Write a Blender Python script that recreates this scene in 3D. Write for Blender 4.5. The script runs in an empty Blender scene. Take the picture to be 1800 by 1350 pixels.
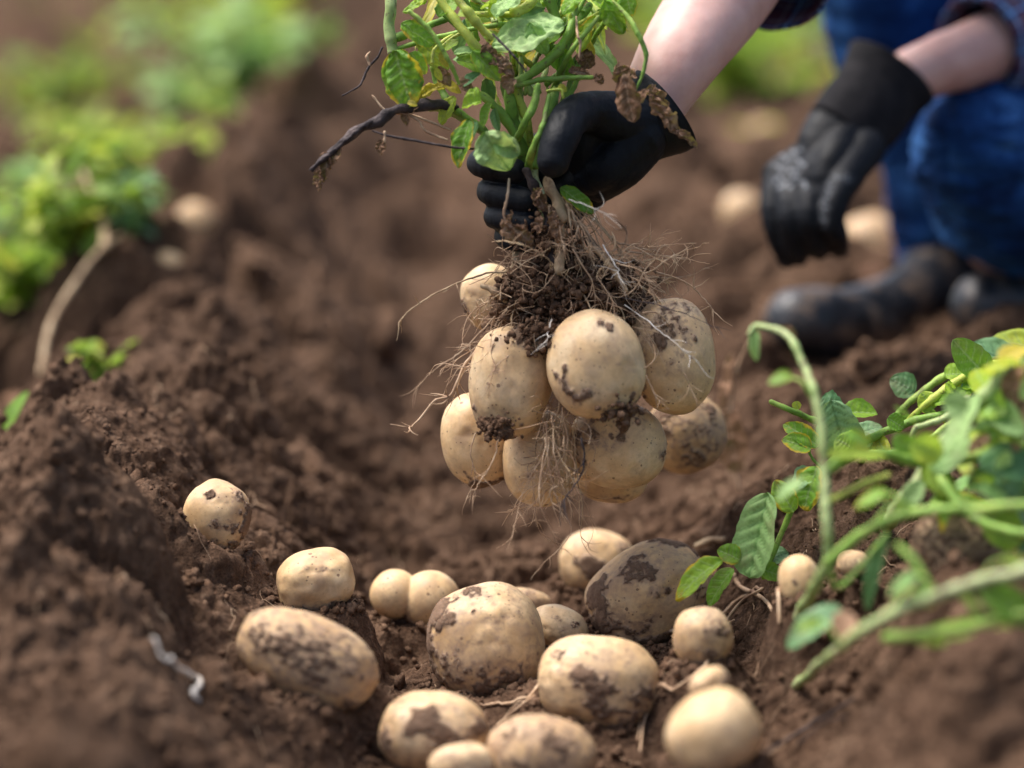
import bpy, bmesh, math, random
import numpy as np
from mathutils import Vector

# ------------------------------------------------------------------ camera, world, sun, exposure
SC = bpy.context.scene
COL = SC.collection
CAM_H = 0.72
PITCH = math.radians(12.7)
FPX = 85.0 / 36.0 * 1800.0
cam_data = bpy.data.cameras.new("camera")
cam = bpy.data.objects.new("camera", cam_data)
COL.objects.link(cam)
cam.location = (0, 0, CAM_H)
cam.rotation_euler = (math.radians(90) - PITCH, 0, 0)
cam_data.lens = 85
cam_data.sensor_width = 36
cam_data.clip_start = 0.05
cam_data.clip_end = 600
cam_data.dof.use_dof = True
cam_data.dof.focus_distance = 2.085
cam_data.dof.aperture_fstop = 1.7
SC.camera = cam

SUN_EL, SUN_AZ = 64.0, -66.0        # azimuth measured from +Y (view direction), negative = to the left
world = bpy.data.worlds.new("World")
SC.world = world
world.use_nodes = True
wn = world.node_tree.nodes
sky = wn.new("ShaderNodeTexSky")
sky.sky_type = 'NISHITA'
sky.sun_disc = False
sky.sun_elevation = math.radians(SUN_EL)
sky.sun_rotation = math.radians(SUN_AZ)
sky.air_density = 1.0
sky.dust_density = 4.0
sky.ozone_density = 0.6
world.node_tree.links.new(sky.outputs[0], wn["Background"].inputs[0])
wn["Background"].inputs[1].default_value = 0.10

sd = bpy.data.lights.new("sun", 'SUN')
sd.energy = 3.0
sd.angle = math.radians(36)
sd.color = (1.0, 0.96, 0.91)
sun = bpy.data.objects.new("sun", sd)
COL.objects.link(sun)
_el, _az = math.radians(SUN_EL), math.radians(SUN_AZ)
sdir = Vector((math.sin(_az) * math.cos(_el), math.cos(_az) * math.cos(_el), math.sin(_el)))
sun.rotation_euler = sdir.to_track_quat('Z', 'Y').to_euler()

SC.view_settings.view_transform = 'Standard'
SC.view_settings.look = 'None'
SC.view_settings.exposure = 1.08
SC.view_settings.gamma = 1.0
SC.render.engine = 'CYCLES'
SC.cycles.use_denoising = True
SC.cycles.max_bounces = 6
SC.cycles.use_adaptive_sampling = True

# ------------------------------------------------------------------ small maths
cP, sP = math.cos(PITCH), math.sin(PITCH)
RIGHT = np.array([1.0, 0, 0]); VIEW = np.array([0, cP, -sP]); UP = np.array([0, sP, cP])
ORG = np.array([0, 0, CAM_H])

def P(px, py, d):
    """a point of the photograph's plan turned into metres"""
    return ORG + RIGHT * ((px - 900) / FPX * d) + UP * ((675 - py) / FPX * d) + VIEW * d

def pts(lst, d=None):
    out = []
    for q in lst:
        out.append(P(q[0], q[1], q[2] if len(q) > 2 else d))
    return np.array(out)

_G = np.random.RandomState(7).randn(256, 3).astype(np.float32)
_G /= np.linalg.norm(_G, axis=1, keepdims=True)
_PERM = np.random.RandomState(11).permutation(256).astype(np.int32)

def _hash(i, j, k):
    return _PERM[(_PERM[(_PERM[i & 255] + j) & 255] + k) & 255]

def perlin(p, seed=0):
    p = np.asarray(p, dtype=np.float32)
    out = np.empty(len(p), dtype=np.float32)
    for s in range(0, len(p), 200000):
        q = p[s:s + 200000] + np.float32(seed * 17.37)
        f = np.floor(q); i = f.astype(np.int32); f = q - f
        w = f * f * f * (f * (f * 6 - 15) + 10)
        res = 0
        for dx in (0, 1):
            wx = w[:, 0] if dx else 1 - w[:, 0]
            for dy in (0, 1):
                wy = w[:, 1] if dy else 1 - w[:, 1]
                for dz in (0, 1):
                    wz = w[:, 2] if dz else 1 - w[:, 2]
                    g = _G[_hash(i[:, 0] + dx, i[:, 1] + dy, i[:, 2] + dz)]
                    dot = g[:, 0] * (f[:, 0] - dx) + g[:, 1] * (f[:, 1] - dy) + g[:, 2] * (f[:, 2] - dz)
                    res = res + wx * wy * wz * dot
        out[s:s + 200000] = res
    return out * 1.5

def fbm(p, octaves=4, seed=0, gain=0.5, lac=2.03, mode=0):
    a, r, n = 1.0, 0, 0.0
    q = np.asarray(p, dtype=np.float32)
    for o in range(octaves):
        v = perlin(q, seed + o)
        if mode == 1: v = np.abs(v) * 2 - 0.5
        r = r + a * v; n += a
        a *= gain; q = q * lac
    return r / n

def clods(X, Y, cell, seed, dens=0.8, rmin=.35, rmax=.8):
    """height field of half-buried lumps of every size around one cell"""
    x = (X / cell).astype(np.float32); y = (Y / cell).astype(np.float32)
    ix = np.floor(x).astype(np.int64); iy = np.floor(y).astype(np.int64)
    best = np.zeros_like(x)
    for dx in (-1, 0, 1):
        for dy in (-1, 0, 1):
            jx = ix + dx; jy = iy + dy
            h = (jx * 73856093) ^ (jy * 19349663) ^ (seed * 83492791)
            h = (h ^ (h >> 13)) * 1274126177
            h = h & 0x7fffffff
            a = (h % 1009) / 1009.0; b = ((h // 1009) % 1013) / 1013.0
            c = ((h // 7919) % 997) / 997.0; d = ((h // 104729) % 991) / 991.0
            r = rmin + (rmax - rmin) * c * c
            ex = .7 + .6 * d
            q = r * r - ((x - jx - a) * ex) ** 2 - ((y - jy - b) / ex) ** 2
            v = np.sqrt(np.maximum(q, 0)) * (d < dens)
            best = np.maximum(best, v)
    return best * cell

def smooth01(t):
    t = np.clip(t, 0, 1)
    return t * t * (3 - 2 * t)

# ------------------------------------------------------------------ mesh helpers
def mesh_np(name, V, F, smooth=True):
    """V (n,3); F list of (m,k) arrays"""
    me = bpy.data.meshes.new(name)
    V = np.ascontiguousarray(V, dtype=np.float32)
    if not isinstance(F, (list, tuple)): F = [F]
    F = [np.asarray(f, dtype=np.int32) for f in F if len(f)]
    me.vertices.add(len(V)); me.vertices.foreach_set("co", V.ravel())
    nl = sum(f.size for f in F); nf = sum(len(f) for f in F)
    me.loops.add(nl); me.loops.foreach_set("vertex_index", np.concatenate([f.ravel() for f in F]))
    tot = np.concatenate([np.full(len(f), f.shape[1], dtype=np.int32) for f in F])
    st = np.concatenate([[0], np.cumsum(tot)[:-1]]).astype(np.int32)
    me.polygons.add(nf)
    me.polygons.foreach_set("loop_start", st); me.polygons.foreach_set("loop_total", tot)
    me.polygons.foreach_set("use_smooth", np.full(nf, smooth))
    me.update(calc_edges=True)
    return me

def attr(me, name, vals):
    a = me.attributes.new(name, 'FLOAT', 'POINT')
    a.data.foreach_set("value", np.ascontiguousarray(vals, dtype=np.float32))

def link(name, me, mat=None, parent=None, origin=None):
    o = bpy.data.objects.new(name, me)
    COL.objects.link(o)
    if mat is not None:
        me.materials.clear(); me.materials.append(mat)
    if parent is not None:
        o.parent = parent
        loc = np.array(parent.location)
        if origin is None: origin = loc
        o.location = Vector(np.array(origin) - loc)
    elif origin is not None:
        o.location = Vector(origin)
    if origin is not None:
        co = np.empty(len(me.vertices) * 3, dtype=np.float32); me.vertices.foreach_get("co", co)
        co = co.reshape(-1, 3) - np.array(origin, dtype=np.float32)
        me.vertices.foreach_set("co", co.ravel()); me.update()
    return o

def tag(o, label=None, cat=None, group=None, kind=None):
    if label: o['label'] = label
    if cat: o['category'] = cat
    if group: o['group'] = group
    if kind: o['kind'] = kind
    return o

def empty(name, loc, label, cat, group=None):
    o = bpy.data.objects.new(name, None)
    COL.objects.link(o); o.location = Vector(loc); o.empty_display_size = .05
    return tag(o, label, cat, group)

_ico = {}
def ico(level):
    if level not in _ico:
        bm = bmesh.new(); bmesh.ops.create_icosphere(bm, subdivisions=level, radius=1)
        bm.verts.ensure_lookup_table()
        _ico[level] = (np.array([v.co[:] for v in bm.verts]), np.array([[v.index for v in f.verts] for f in bm.faces]))
        bm.free()
    return _ico[level]

def catmull(C, n):
    C = np.asarray(C, float)
    if len(C) < 3:
        t = np.linspace(0, 1, n)[:, None]; return C[0] * (1 - t) + C[-1] * t
    Q = np.vstack([2 * C[0] - C[1], C, 2 * C[-1] - C[-2]])
    m = len(C) - 1
    T = np.linspace(0, m - 1e-6, n); i = T.astype(int); t = (T - i)[:, None]
    p0, p1, p2, p3 = Q[i], Q[i + 1], Q[i + 2], Q[i + 3]
    return .5 * (2 * p1 + (p2 - p0) * t + (2 * p0 - 5 * p1 + 4 * p2 - p3) * t * t + (3 * p1 - p0 - 3 * p2 + p3) * t ** 3)

def tube(path, rad, seg=10, cap=True, flat=None, nz=0.0, seed=0):
    """path (n,3), rad scalar / (n,) ; flat=(ratio, axis): squash along axis. -> V, quads"""
    path = np.asarray(path, float); n = len(path)
    rad = np.full(n, rad) if np.isscalar(rad) else np.interp(np.linspace(0, 1, n), np.linspace(0, 1, len(rad)), rad)
    T = np.gradient(path, axis=0); T /= np.linalg.norm(T, axis=1, keepdims=True) + 1e-12
    if cap:
        k = 4
        a = np.linspace(0, math.pi / 2, k + 1)[1:]
        pre = [path[0] - T[0] * rad[0] * math.sin(x) for x in a][::-1]
        post = [path[-1] + T[-1] * rad[-1] * math.sin(x) for x in a]
        path = np.vstack([pre, path, post])
        cr = np.cos(a); cr[-1] = 0.03
        rad = np.concatenate([(rad[0] * cr)[::-1], rad, rad[-1] * cr])
        T = np.vstack([np.repeat(T[:1], k, 0), T, np.repeat(T[-1:], k, 0)])
        n = len(path)
    N = np.zeros_like(path)
    if flat is not None:
        ax = np.asarray(flat[1], float)
        N = ax - T * (T @ ax)[:, None]
        N /= np.linalg.norm(N, axis=1, keepdims=True) + 1e-9
    else:
        a = np.array([0, 0, 1.0]) if abs(T[0][2]) < .9 else np.array([1.0, 0, 0])
        v = a - T[0] * a.dot(T[0]); N[0] = v / np.linalg.norm(v)
        for i in range(1, n):
            v = N[i - 1] - T[i] * N[i - 1].dot(T[i]); N[i] = v / (np.linalg.norm(v) + 1e-9)
    B = np.cross(T, N)
    th = np.linspace(0, 2 * math.pi, seg, endpoint=False)
    fr = flat[0] if flat is not None else 1.0
    fr = np.interp(np.linspace(0, 1, n), np.linspace(0, 1, len(fr)), fr) if not np.isscalar(fr) else np.full(n, fr)
    V = path[:, None, :] + rad[:, None, None] * (np.cos(th)[None, :, None] * N[:, None, :] * fr[:, None, None] + np.sin(th)[None, :, None] * B[:, None, :])
    if nz:
        nn = perlin(V.reshape(-1, 3) / (np.mean(rad) * 3), seed).reshape(n, seg)
        V = path[:, None, :] + (V - path[:, None, :]) * (1 + nz * nn[:, :, None])
    V = V.reshape(-1, 3)
    i = np.arange(n - 1)[:, None] * seg; j = np.arange(seg)[None, :]; j2 = (j + 1) % seg
    F = np.stack([i + j, i + j2, i + seg + j2, i + seg + j], -1).reshape(-1, 4)
    caps = []
    if cap:
        caps = [np.arange(seg)[::-1][None, :], ((n - 1) * seg + np.arange(seg))[None, :]]
    return V, F, caps

class MB:
    """collects pieces into one mesh"""
    def __init__(s): s.V = []; s.F = {}; s.n = 0; s.A = {}
    def add(s, V, *Fs, **at):
        for F in Fs:
            F = np.asarray(F)
            if F.size: s.F.setdefault(F.shape[1], []).append(F + s.n)
        s.V.append(V)
        for k, v in at.items():
            s.A.setdefault(k, []).append(np.full(len(V), v) if np.isscalar(v) else np.asarray(v))
        s.n += len(V)
    def tube(s, path, rad, seg=8, n=None, **kw):
        at = {k: kw.pop(k) for k in list(kw) if k in ('var', 'vein', 'edge', 'along')}
        if n: path = catmull(path, n)
        V, F, caps = tube(path, rad, seg, **kw)
        s.add(V, F, *caps, **at)
    def mesh(s, name, smooth=True):
        me = mesh_np(name, np.vstack(s.V), [np.vstack(f) for f in s.F.values()], smooth)
        for k, v in s.A.items(): attr(me, k, np.concatenate(v))
        return me
    def build(s, name, mat, parent=None, origin=None, smooth=True):
        return link(name, s.mesh(name, smooth), mat, parent, origin)

def fuse(mb, voxel, smooth_it=4, disp=None, name="tmp"):
    """voxel union of closed pieces -> one continuous skin (mesh)"""
    o = bpy.data.objects.new("tmp", mb.mesh("tmp")); COL.objects.link(o)
    m = o.modifiers.new("r", 'REMESH'); m.mode = 'VOXEL'; m.voxel_size = voxel
    if smooth_it:
        s = o.modifiers.new("s", 'SMOOTH'); s.factor = .5; s.iterations = smooth_it
    dg = bpy.context.evaluated_depsgraph_get()
    me = bpy.data.meshes.new_from_object(o.evaluated_get(dg)); me.name = name
    old = o.data
    bpy.data.objects.remove(o); bpy.data.meshes.remove(old)
    me.attributes.active_color_index = -1
    n = len(me.vertices)
    co = np.empty(n * 3, dtype=np.float32); me.vertices.foreach_get("co", co); co = co.reshape(-1, 3)
    if disp is not None:
        no = np.empty(n * 3, dtype=np.float32); me.vertices.foreach_get("normal", no); no = no.reshape(-1, 3)
        co = co + no * disp(co, no)[:, None]
        me.vertices.foreach_set("co", co.astype(np.float32).ravel()); me.update()
    me.polygons.foreach_set("use_smooth", np.full(len(me.polygons), True))
    return me, co

# ------------------------------------------------------------------ materials
def S2L(r, g, b):
    f = lambda c: (c / 255 / 12.92) if c / 255 <= .04045 else ((c / 255 + .055) / 1.055) ** 2.4
    return (f(r), f(g), f(b), 1)

class NT:
    def __init__(s, name):
        s.m = bpy.data.materials.new(name); s.m.use_nodes = True
        s.t = s.m.node_tree; s.N = s.t.nodes; s.L = s.t.links
        s.b = s.N["Principled BSDF"]; s.out = s.N["Material Output"]
    def n(s, kind, ins=None, **props):
        x = s.N.new(kind)
        for k, v in props.items(): setattr(x, k, v)
        for k, v in (ins or {}).items():
            if hasattr(v, 'is_output') or isinstance(v, bpy.types.NodeSocket): s.L.new(v, x.inputs[k])
            else: x.inputs[k].default_value = v
        return x
    def coord(s, which='Object', rand=True):
        tc = s.n("ShaderNodeTexCoord")
        return tc.outputs[which]
    def noise(s, vec, scale, detail=4, rough=.5, dist=0.0):
        x = s.n("ShaderNodeTexNoise", {"Vector": vec, "Scale": scale, "Detail": detail, "Roughness": rough, "Distortion": dist})
        return x.outputs["Fac"]
    def ramp(s, fac, stops):
        x = s.n("ShaderNodeValToRGB", {"Fac": fac}); e = x.color_ramp.elements
        while len(e) > 1: e.remove(e[-1])
        e[0].position, e[0].color = stops[0][0], tuple(stops[0][1]) + (() if len(stops[0][1]) == 4 else (1,))
        for p, c in stops[1:]:
            q = e.new(p); q.color = tuple(c) + (() if len(c) == 4 else (1,))
        return x.outputs["Color"]
    def rng(s, v, a, b, c=0.0, d=1.0, smooth=False):
        x = s.n("ShaderNodeMapRange", {"Value": v, "From Min": a, "From Max": b, "To Min": c, "To Max": d})
        if smooth: x.interpolation_type = 'SMOOTHSTEP'
        return x.outputs["Result"]
    def math(s, op, a, b=0.0, clamp=False):
        x = s.n("ShaderNodeMath", {0: a, 1: b}, operation=op, use_clamp=clamp); return x.outputs[0]
    def mix(s, f, a, b, blend='MIX'):
        x = s.n("ShaderNodeMix", data_type='RGBA', blend_type=blend)
        for k, v in (("Factor", f), ("A", a), ("B", b)):
            sock = [i for i in x.inputs if i.name == k and (i.type == 'RGBA' or (k == "Factor" and i.type == 'VALUE'))][0]
            if isinstance(v, bpy.types.NodeSocket): s.L.new(v, sock)
            elif k == "Factor": sock.default_value = v
            else: sock.default_value = tuple(v) if len(v) == 4 else tuple(v) + (1,)
        return [o for o in x.outputs if o.type == 'RGBA'][0]
    def attr(s, name):
        return s.n("ShaderNodeAttribute", attribute_name=name).outputs["Fac"]
    def bump(s, h, strength, dist, normal=None):
        ins = {"Height": h, "Strength": strength, "Distance": dist}
        if normal is not None: ins["Normal"] = normal
        return s.n("ShaderNodeBump", ins).outputs["Normal"]
    def set(s, **kw):
        for k, v in kw.items():
            k = k.replace('_', ' ')
            sock = s.b.inputs[k]
            if isinstance(v, bpy.types.NodeSocket): s.L.new(v, sock)
            else: sock.default_value = v
        return s

def soil_nodes(t, vec, k=1.0):
    """-> colour, height"""
    n1 = t.noise(vec, 9 * k, 6, .6)
    n2 = t.noise(vec, 70 * k, 6, .7)
    n3 = t.noise(vec, 420 * k, 3, .7)
    c = t.ramp(n1, [(.30, (.055, .030, .018)), (.5, (.112, .064, .039)), (.72, (.190, .118, .076))])
    c2 = t.ramp(n2, [(.32, (.032, .017, .010)), (.5, (.110, .063, .039)), (.70, (.265, .172, .115))])
    c = t.mix(.55, c, c2)
    g = t.ramp(n3, [(.34, (.50, .46, .42)), (.5, (1, 1, 1)), (.68, (1.45, 1.4, 1.35))])
    c = t.mix(.8, c, g, 'MULTIPLY')
    return c, n2, n3

def mat_soil():
    t = NT("soil"); v = t.coord('Object')
    c, n2, n3 = soil_nodes(t, v)
    b = t.bump(n2, 1.0, .008)
    b = t.bump(n3, .9, .0018, b)
    t.set(Base_Color=c, Roughness=.95, Normal=b)
    t.b.inputs["Specular IOR Level"].default_value = .15
    return t.m

def mat_crumb():
    t = NT("soil_crumb"); v = t.coord('Object')
    c, n2, n3 = soil_nodes(t, v)
    b = t.bump(n3, .9, .0015)
    t.set(Base_Color=c, Roughness=.95, Normal=b)
    t.b.inputs["Specular IOR Level"].default_value = .15
    return t.m

def mat_potato(tint=(1, 1, 1), name="potato_skin", wet=.42):
    t = NT(name); tc = t.n("ShaderNodeTexCoord"); oi = t.n("ShaderNodeObjectInfo")
    off = t.n("ShaderNodeVectorMath", {0: tc.outputs["Object"]}, operation='ADD')
    mul = t.n("ShaderNodeMath", {0: oi.outputs["Random"], 1: 37.0}, operation='MULTIPLY')
    t.L.new(mul.outputs[0], off.inputs[1]); v = off.outputs[0]
    big = t.noise(v, 28, 4, .55)
    skin = t.ramp(big, [(.25, (.47 * tint[0], .29 * tint[1], .135 * tint[2])), (.5, (.67 * tint[0], .46 * tint[1], .245 * tint[2])), (.75, (.74 * tint[0], .575 * tint[1], .37 * tint[2]))])
    mott = t.noise(v, 260, 4, .7)
    skin = t.mix(.35, skin, t.ramp(mott, [(.3, (.72, .66, .58)), (.55, (1.08, 1.08, 1.08))]), 'MULTIPLY')
    # thin dust film
    film = t.rng(t.noise(v, 42, 5, .65, .6), .42, .68, 0, .62, True)
    skin = t.mix(film, skin, (.40, .265, .165))
    # pores
    vo = t.n("ShaderNodeTexVoronoi", {"Vector": v, "Scale": 260.0, "Randomness": 1.0})
    rad = t.rng(t.noise(v, 50, 2), .35, .7, .02, .30)
    sp = t.math('LESS_THAN', vo.outputs["Distance"], rad)
    pick = t.math('GREATER_THAN', t.n("ShaderNodeSeparateColor", {"Color": vo.outputs["Color"]}).outputs[0], .62)
    sp = t.math('MULTIPLY', sp, pick)
    skin = t.mix(t.math('MULTIPLY', sp, .75), skin, (.15, .08, .045))
    vo2 = t.n("ShaderNodeTexVoronoi", {"Vector": v, "Scale": 75.0, "Randomness": 1.0})
    sp2 = t.math('LESS_THAN', t.math('ADD', vo2.outputs["Distance"], t.math('MULTIPLY', mott, .22)), .23)
    pick2 = t.math('GREATER_THAN', t.n("ShaderNodeSeparateColor", {"Color": vo2.outputs["Color"]}).outputs[1], .6)
    sp2 = t.math('MULTIPLY', sp2, pick2)
    skin = t.mix(t.math('MULTIPLY', sp2, .8), skin, (.16, .085, .05))
    # caked mud: where the mud attribute, broken up by noise, is high
    mud = t.attr("mud")
    mn = t.noise(v, 130, 6, .72, .4)
    m = t.rng(t.math('ADD', mud, t.math('MULTIPLY', t.math('SUBTRACT', mn, .5), 1.5)), .47, .78, 0, 1, True)
    half = t.rng(t.math('ADD', mud, t.math('MULTIPLY', t.math('SUBTRACT', mn, .5), 1.4)), .05, .62, 0, .9, True)
    sc, n2, n3 = soil_nodes(t, v)
    skin = t.mix(half, skin, (.30, .195, .130))
    sc = t.mix(.35, sc, (.20, .125, .082))
    c = t.mix(t.math('MULTIPLY', m, t.rng(t.noise(v, 90, 3, .6), .3, .6, .72, 1.0)), skin, sc)
    fine = t.noise(v, 900, 2, .6)
    h = t.math('ADD', t.math('MULTIPLY', m, t.math('ADD', t.math('MULTIPLY', n3, .8), .6)), t.math('MULTIPLY', mott, .10))
    h = t.math('SUBTRACT', h, t.math('MULTIPLY', t.math('ADD', sp, sp2), .06))
    h = t.math('ADD', h, t.math('MULTIPLY', fine, .05))
    b = t.bump(h, .9, .0016)
    r = t.math('ADD', t.math('MULTIPLY', m, .45), t.rng(mott, .3, .7, wet, wet + .2), True)
    t.set(Base_Color=c, Roughness=r, Normal=b)
    t.b.inputs["Subsurface Weight"].default_value = .12
    t.b.inputs["Subsurface Radius"].default_value = (1, .5, .25)
    t.b.inputs["Subsurface Scale"].default_value = .004
    t.b.inputs["Specular IOR Level"].default_value = .38
    return t.m

def mat_leaf(name, cols, vein=(.36, .50, .20), trans=.45, rough=.55, edge=None, spots=.3):
    t = NT(name); v = t.coord('Object')
    n = t.noise(v, 55, 5, .6); f = t.noise(v, 420, 3, .6)
    var = t.attr("var")
    k = t.math('ADD', t.math('MULTIPLY', n, .6), t.math('MULTIPLY', var, .55))
    m = len(cols)
    c = t.ramp(k, [(.22 + .62 * i / max(1, m - 1), q) for i, q in enumerate(cols)])
    c = t.mix(t.math('MULTIPLY', t.attr("vein"), .7, True), c, vein)
    c = t.mix(.5, c, t.ramp(f, [(.35, (.7, .7, .7)), (.6, (1.12, 1.12, 1.12))]), 'MULTIPLY')
    if edge is not None:
        e = t.rng(t.math('ADD', t.attr("edge"), t.math('MULTIPLY', t.math('SUBTRACT', n, .5), 1.6)), .82, 1.0, 0, 1, True)
        c = t.mix(e, c, edge)
    s = t.rng(t.noise(v, 120, 3, .7), .64, .70, 0, spots, True)
    c = t.mix(s, c, (.17, .10, .05))
    du = t.rng(t.noise(v, 34, 5, .7), .50, .72, 0, .45, True)
    c = t.mix(du, c, (.27, .20, .12))
    h = t.math('ADD', t.math('MULTIPLY', t.attr("vein"), 1.2), t.math('MULTIPLY', f, .35))
    b = t.bump(h, .5, .0009)
    t.set(Base_Color=c, Roughness=rough, Normal=b)
    t.b.inputs["Specular IOR Level"].default_value = .35
    tr = t.n("ShaderNodeBsdfTranslucent", {"Color": t.mix(.35, c, (.45, .62, .06), 'MIX'), "Normal": b})
    mx = t.n("ShaderNodeMixShader", {0: trans, 1: t.b.outputs[0], 2: tr.outputs[0]})
    t.L.new(mx.outputs[0], t.out.inputs[0])
    return t.m

def mat_simple(name, stops, scale=60, rough=.6, bump=.3, bdist=.001, detail=5, spec=.3, bscale=None, dist=0.0, stretch=None, sss=0):
    t = NT(name); v = t.coord('Object')
    if stretch:
        v = t.n("ShaderNodeMapping", {"Vector": v, "Scale": stretch}).outputs[0]
    n = t.noise(v, scale, detail, .62, dist)
    c = t.ramp(n, stops)
    b = t.bump(t.noise(v, bscale or scale * 3, 4, .6), bump, bdist)
    t.set(Base_Color=c, Roughness=rough, Normal=b)
    t.b.inputs["Specular IOR Level"].default_value = spec
    if sss:
        t.b.inputs["Subsurface Weight"].default_value = sss
        t.b.inputs["Subsurface Scale"].default_value = .004
    return t.m

M = {}
M['soil'] = mat_soil(); M['crumb'] = mat_crumb()
M['potato'] = mat_potato(); M['potato_dull'] = mat_potato((.90, .87, .82), "potato_skin_dull", .55)
M['leaf'] = mat_leaf("leaf_green", [(.07, .19, .012), (.17, .38, .03), (.32, .52, .05), (.50, .58, .06)])
M['leaf_edge'] = mat_leaf("leaf_yellow_edge", [(.08, .23, .015), (.19, .42, .035), (.36, .54, .05)], edge=(.62, .44, .03))
M['leaf_pale'] = mat_leaf("leaf_pale_underside", [(.20, .38, .10), (.30, .50, .17), (.42, .60, .24)], vein=(.14, .32, .08), trans=.35, rough=.6)
M['leaf_blue'] = mat_leaf("leaf_bluish", [(.07, .19, .06), (.16, .33, .14), (.26, .44, .21)], vein=(.04, .13, .06), trans=.3, rough=.5)
M['leaf_yellow'] = mat_leaf("leaf_yellow", [(.30, .38, .03), (.58, .46, .03), (.68, .52, .05)], vein=(.6, .55, .2))
M['leaf_dry'] = mat_leaf("leaf_dry", [(.10, .045, .025), (.22, .11, .06), (.36, .21, .13)], vein=(.42, .28, .19), trans=.15, rough=.8)
M['leaf_weed'] = mat_leaf("leaf_weed", [(.08, .18, .02), (.19, .36, .03), (.34, .50, .05), (.58, .56, .06)], trans=.5)
def mat_stem(name, lo, mid, hi, dirt=.5):
    t = NT(name); v = t.coord('Object')
    a = t.noise(v, 16, 3, .6); b_ = t.noise(v, 95, 5, .65); f = t.noise(v, 600, 3, .6)
    c = t.ramp(a, [(.32, lo), (.5, mid), (.68, hi)])
    c = t.mix(.6, c, t.ramp(b_, [(.32, (.62, .60, .50)), (.55, (1.1, 1.1, 1.05))]), 'MULTIPLY')
    d1 = t.rng(t.noise(v, 42, 6, .72, .5), .53, .66, 0, dirt * 1.5, True)
    c = t.mix(t.math('MINIMUM', d1, .9), c, (.13, .085, .05))
    d2 = t.rng(t.noise(v, 210, 3, .7), .60, .66, 0, .7, True)
    c = t.mix(d2, c, (.10, .06, .035))
    b = t.bump(t.math('ADD', b_, t.math('MULTIPLY', f, .5)), .5, .0011)
    t.set(Base_Color=c, Roughness=t.rng(b_, .3, .7, .45, .7), Normal=b)
    t.b.inputs["Specular IOR Level"].default_value = .35
    t.b.inputs["Subsurface Weight"].default_value = .15
    t.b.inputs["Subsurface Scale"].default_value = .003
    return t.m
M['stem'] = mat_stem("stem_green", (.10, .20, .03), (.22, .38, .06), (.40, .52, .12), .35)
M['stem_yellow'] = mat_stem("stem_yellowgreen", (.26, .34, .04), (.46, .54, .09), (.62, .64, .20), .3)
M['stem_pale'] = mat_stem("stem_pale", (.20, .30, .08), (.38, .47, .20), (.50, .54, .30), .7)
M['stem_dead'] = mat_simple("stem_dead", [(.3, (.018, .013, .014)), (.55, (.06, .045, .045)), (.75, (.16, .12, .11))], 90, .8, .8, .002)
M['root'] = mat_simple("root", [(.3, (.24, .14, .085)), (.5, (.44, .29, .18)), (.7, (.62, .46, .31))], 60, .75, .3, .0005)
M['root_thick'] = mat_simple("root_thick", [(.34, (.13, .075, .045)), (.5, (.42, .29, .17)), (.7, (.60, .46, .29))], 45, .7, .5, .001, dist=.8)
M['sprout'] = mat_simple("sprout_white", [(.3, (.45, .38, .30)), (.6, (.75, .70, .64))], 60, .5, .2, .0005)
# ------------------------------------------------------------------ the soil
ROW = math.radians(2.7)
_uk = [-1.30, -1.05, -.80, -.55, -.45, -.36, -.28, -.215, -.157, -.075, 0.0, .08, .16, .22, .27, .33, .40, .55, .72, .90, 1.15, 1.4]
_hk = [.02, .09, .05, .035, .080, .140, .188, .168, .120, .058, .010, -.005, .002, .022, .060, .108, .148, .165, .140, .085, .06, .09]

def macro(X, Y):
    u = X * math.cos(ROW) + Y * math.sin(ROW) * 1.0 - .004
    near = np.interp(u, _uk, _hk)
    per = .06 + .05 * np.cos((u + .28) / .75 * 2 * math.pi)
    k = smooth01((np.abs(u - .05) - 1.1) / .35)
    h = near * (1 - k) + per * k
    h = h - .018 * np.exp(-((X + .04) / .17) ** 4 - ((Y - 1.68) / .14) ** 4)
    # heap dug out in front of the boot, lower ground behind it
    h = h + .115 * np.exp(-((X - .63) / .15) ** 2 - ((Y - 2.60) / .14) ** 2)
    h = h + .03 * np.exp(-((X - .36) / .12) ** 2 - ((Y - 1.62) / .16) ** 2)
    h = h - .05 * np.exp(-((X - .42) / .16) ** 2 - ((Y - 3.05) / .22) ** 2)
    h = h + .030 * np.exp(-((u + .30) / .10) ** 2) * np.sin(Y * 14.5 + 1.5) * smooth01((5 - Y) / 2)
    h = h + .022 * np.exp(-((u - .42) / .14) ** 2) * np.sin(Y * 11.0 + 4.0)
    # lumps along the left crest
    h = h + .038 * np.exp(-((X + .375) / .055) ** 2 - ((Y - 2.05) / .07) ** 2)
    h = h + .05 * np.exp(-((X + .35) / .055) ** 2 - ((Y - 2.36) / .08) ** 2)
    h = h + .05 * np.exp(-((X + .33) / .075) ** 2 - ((Y - 2.8) / .12) ** 2)
    return h

def hit(px, py):
    """where the sight line through a photo pixel meets the smooth soil -> depth"""
    D = RIGHT * ((px - 900) / FPX) + UP * ((675 - py) / FPX) + VIEW
    for t in np.arange(1.2, 40, .01):
        q = ORG + D * t
        if q[2] <= float(macro(q[0], q[1])): return t
    return 40.0

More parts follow.
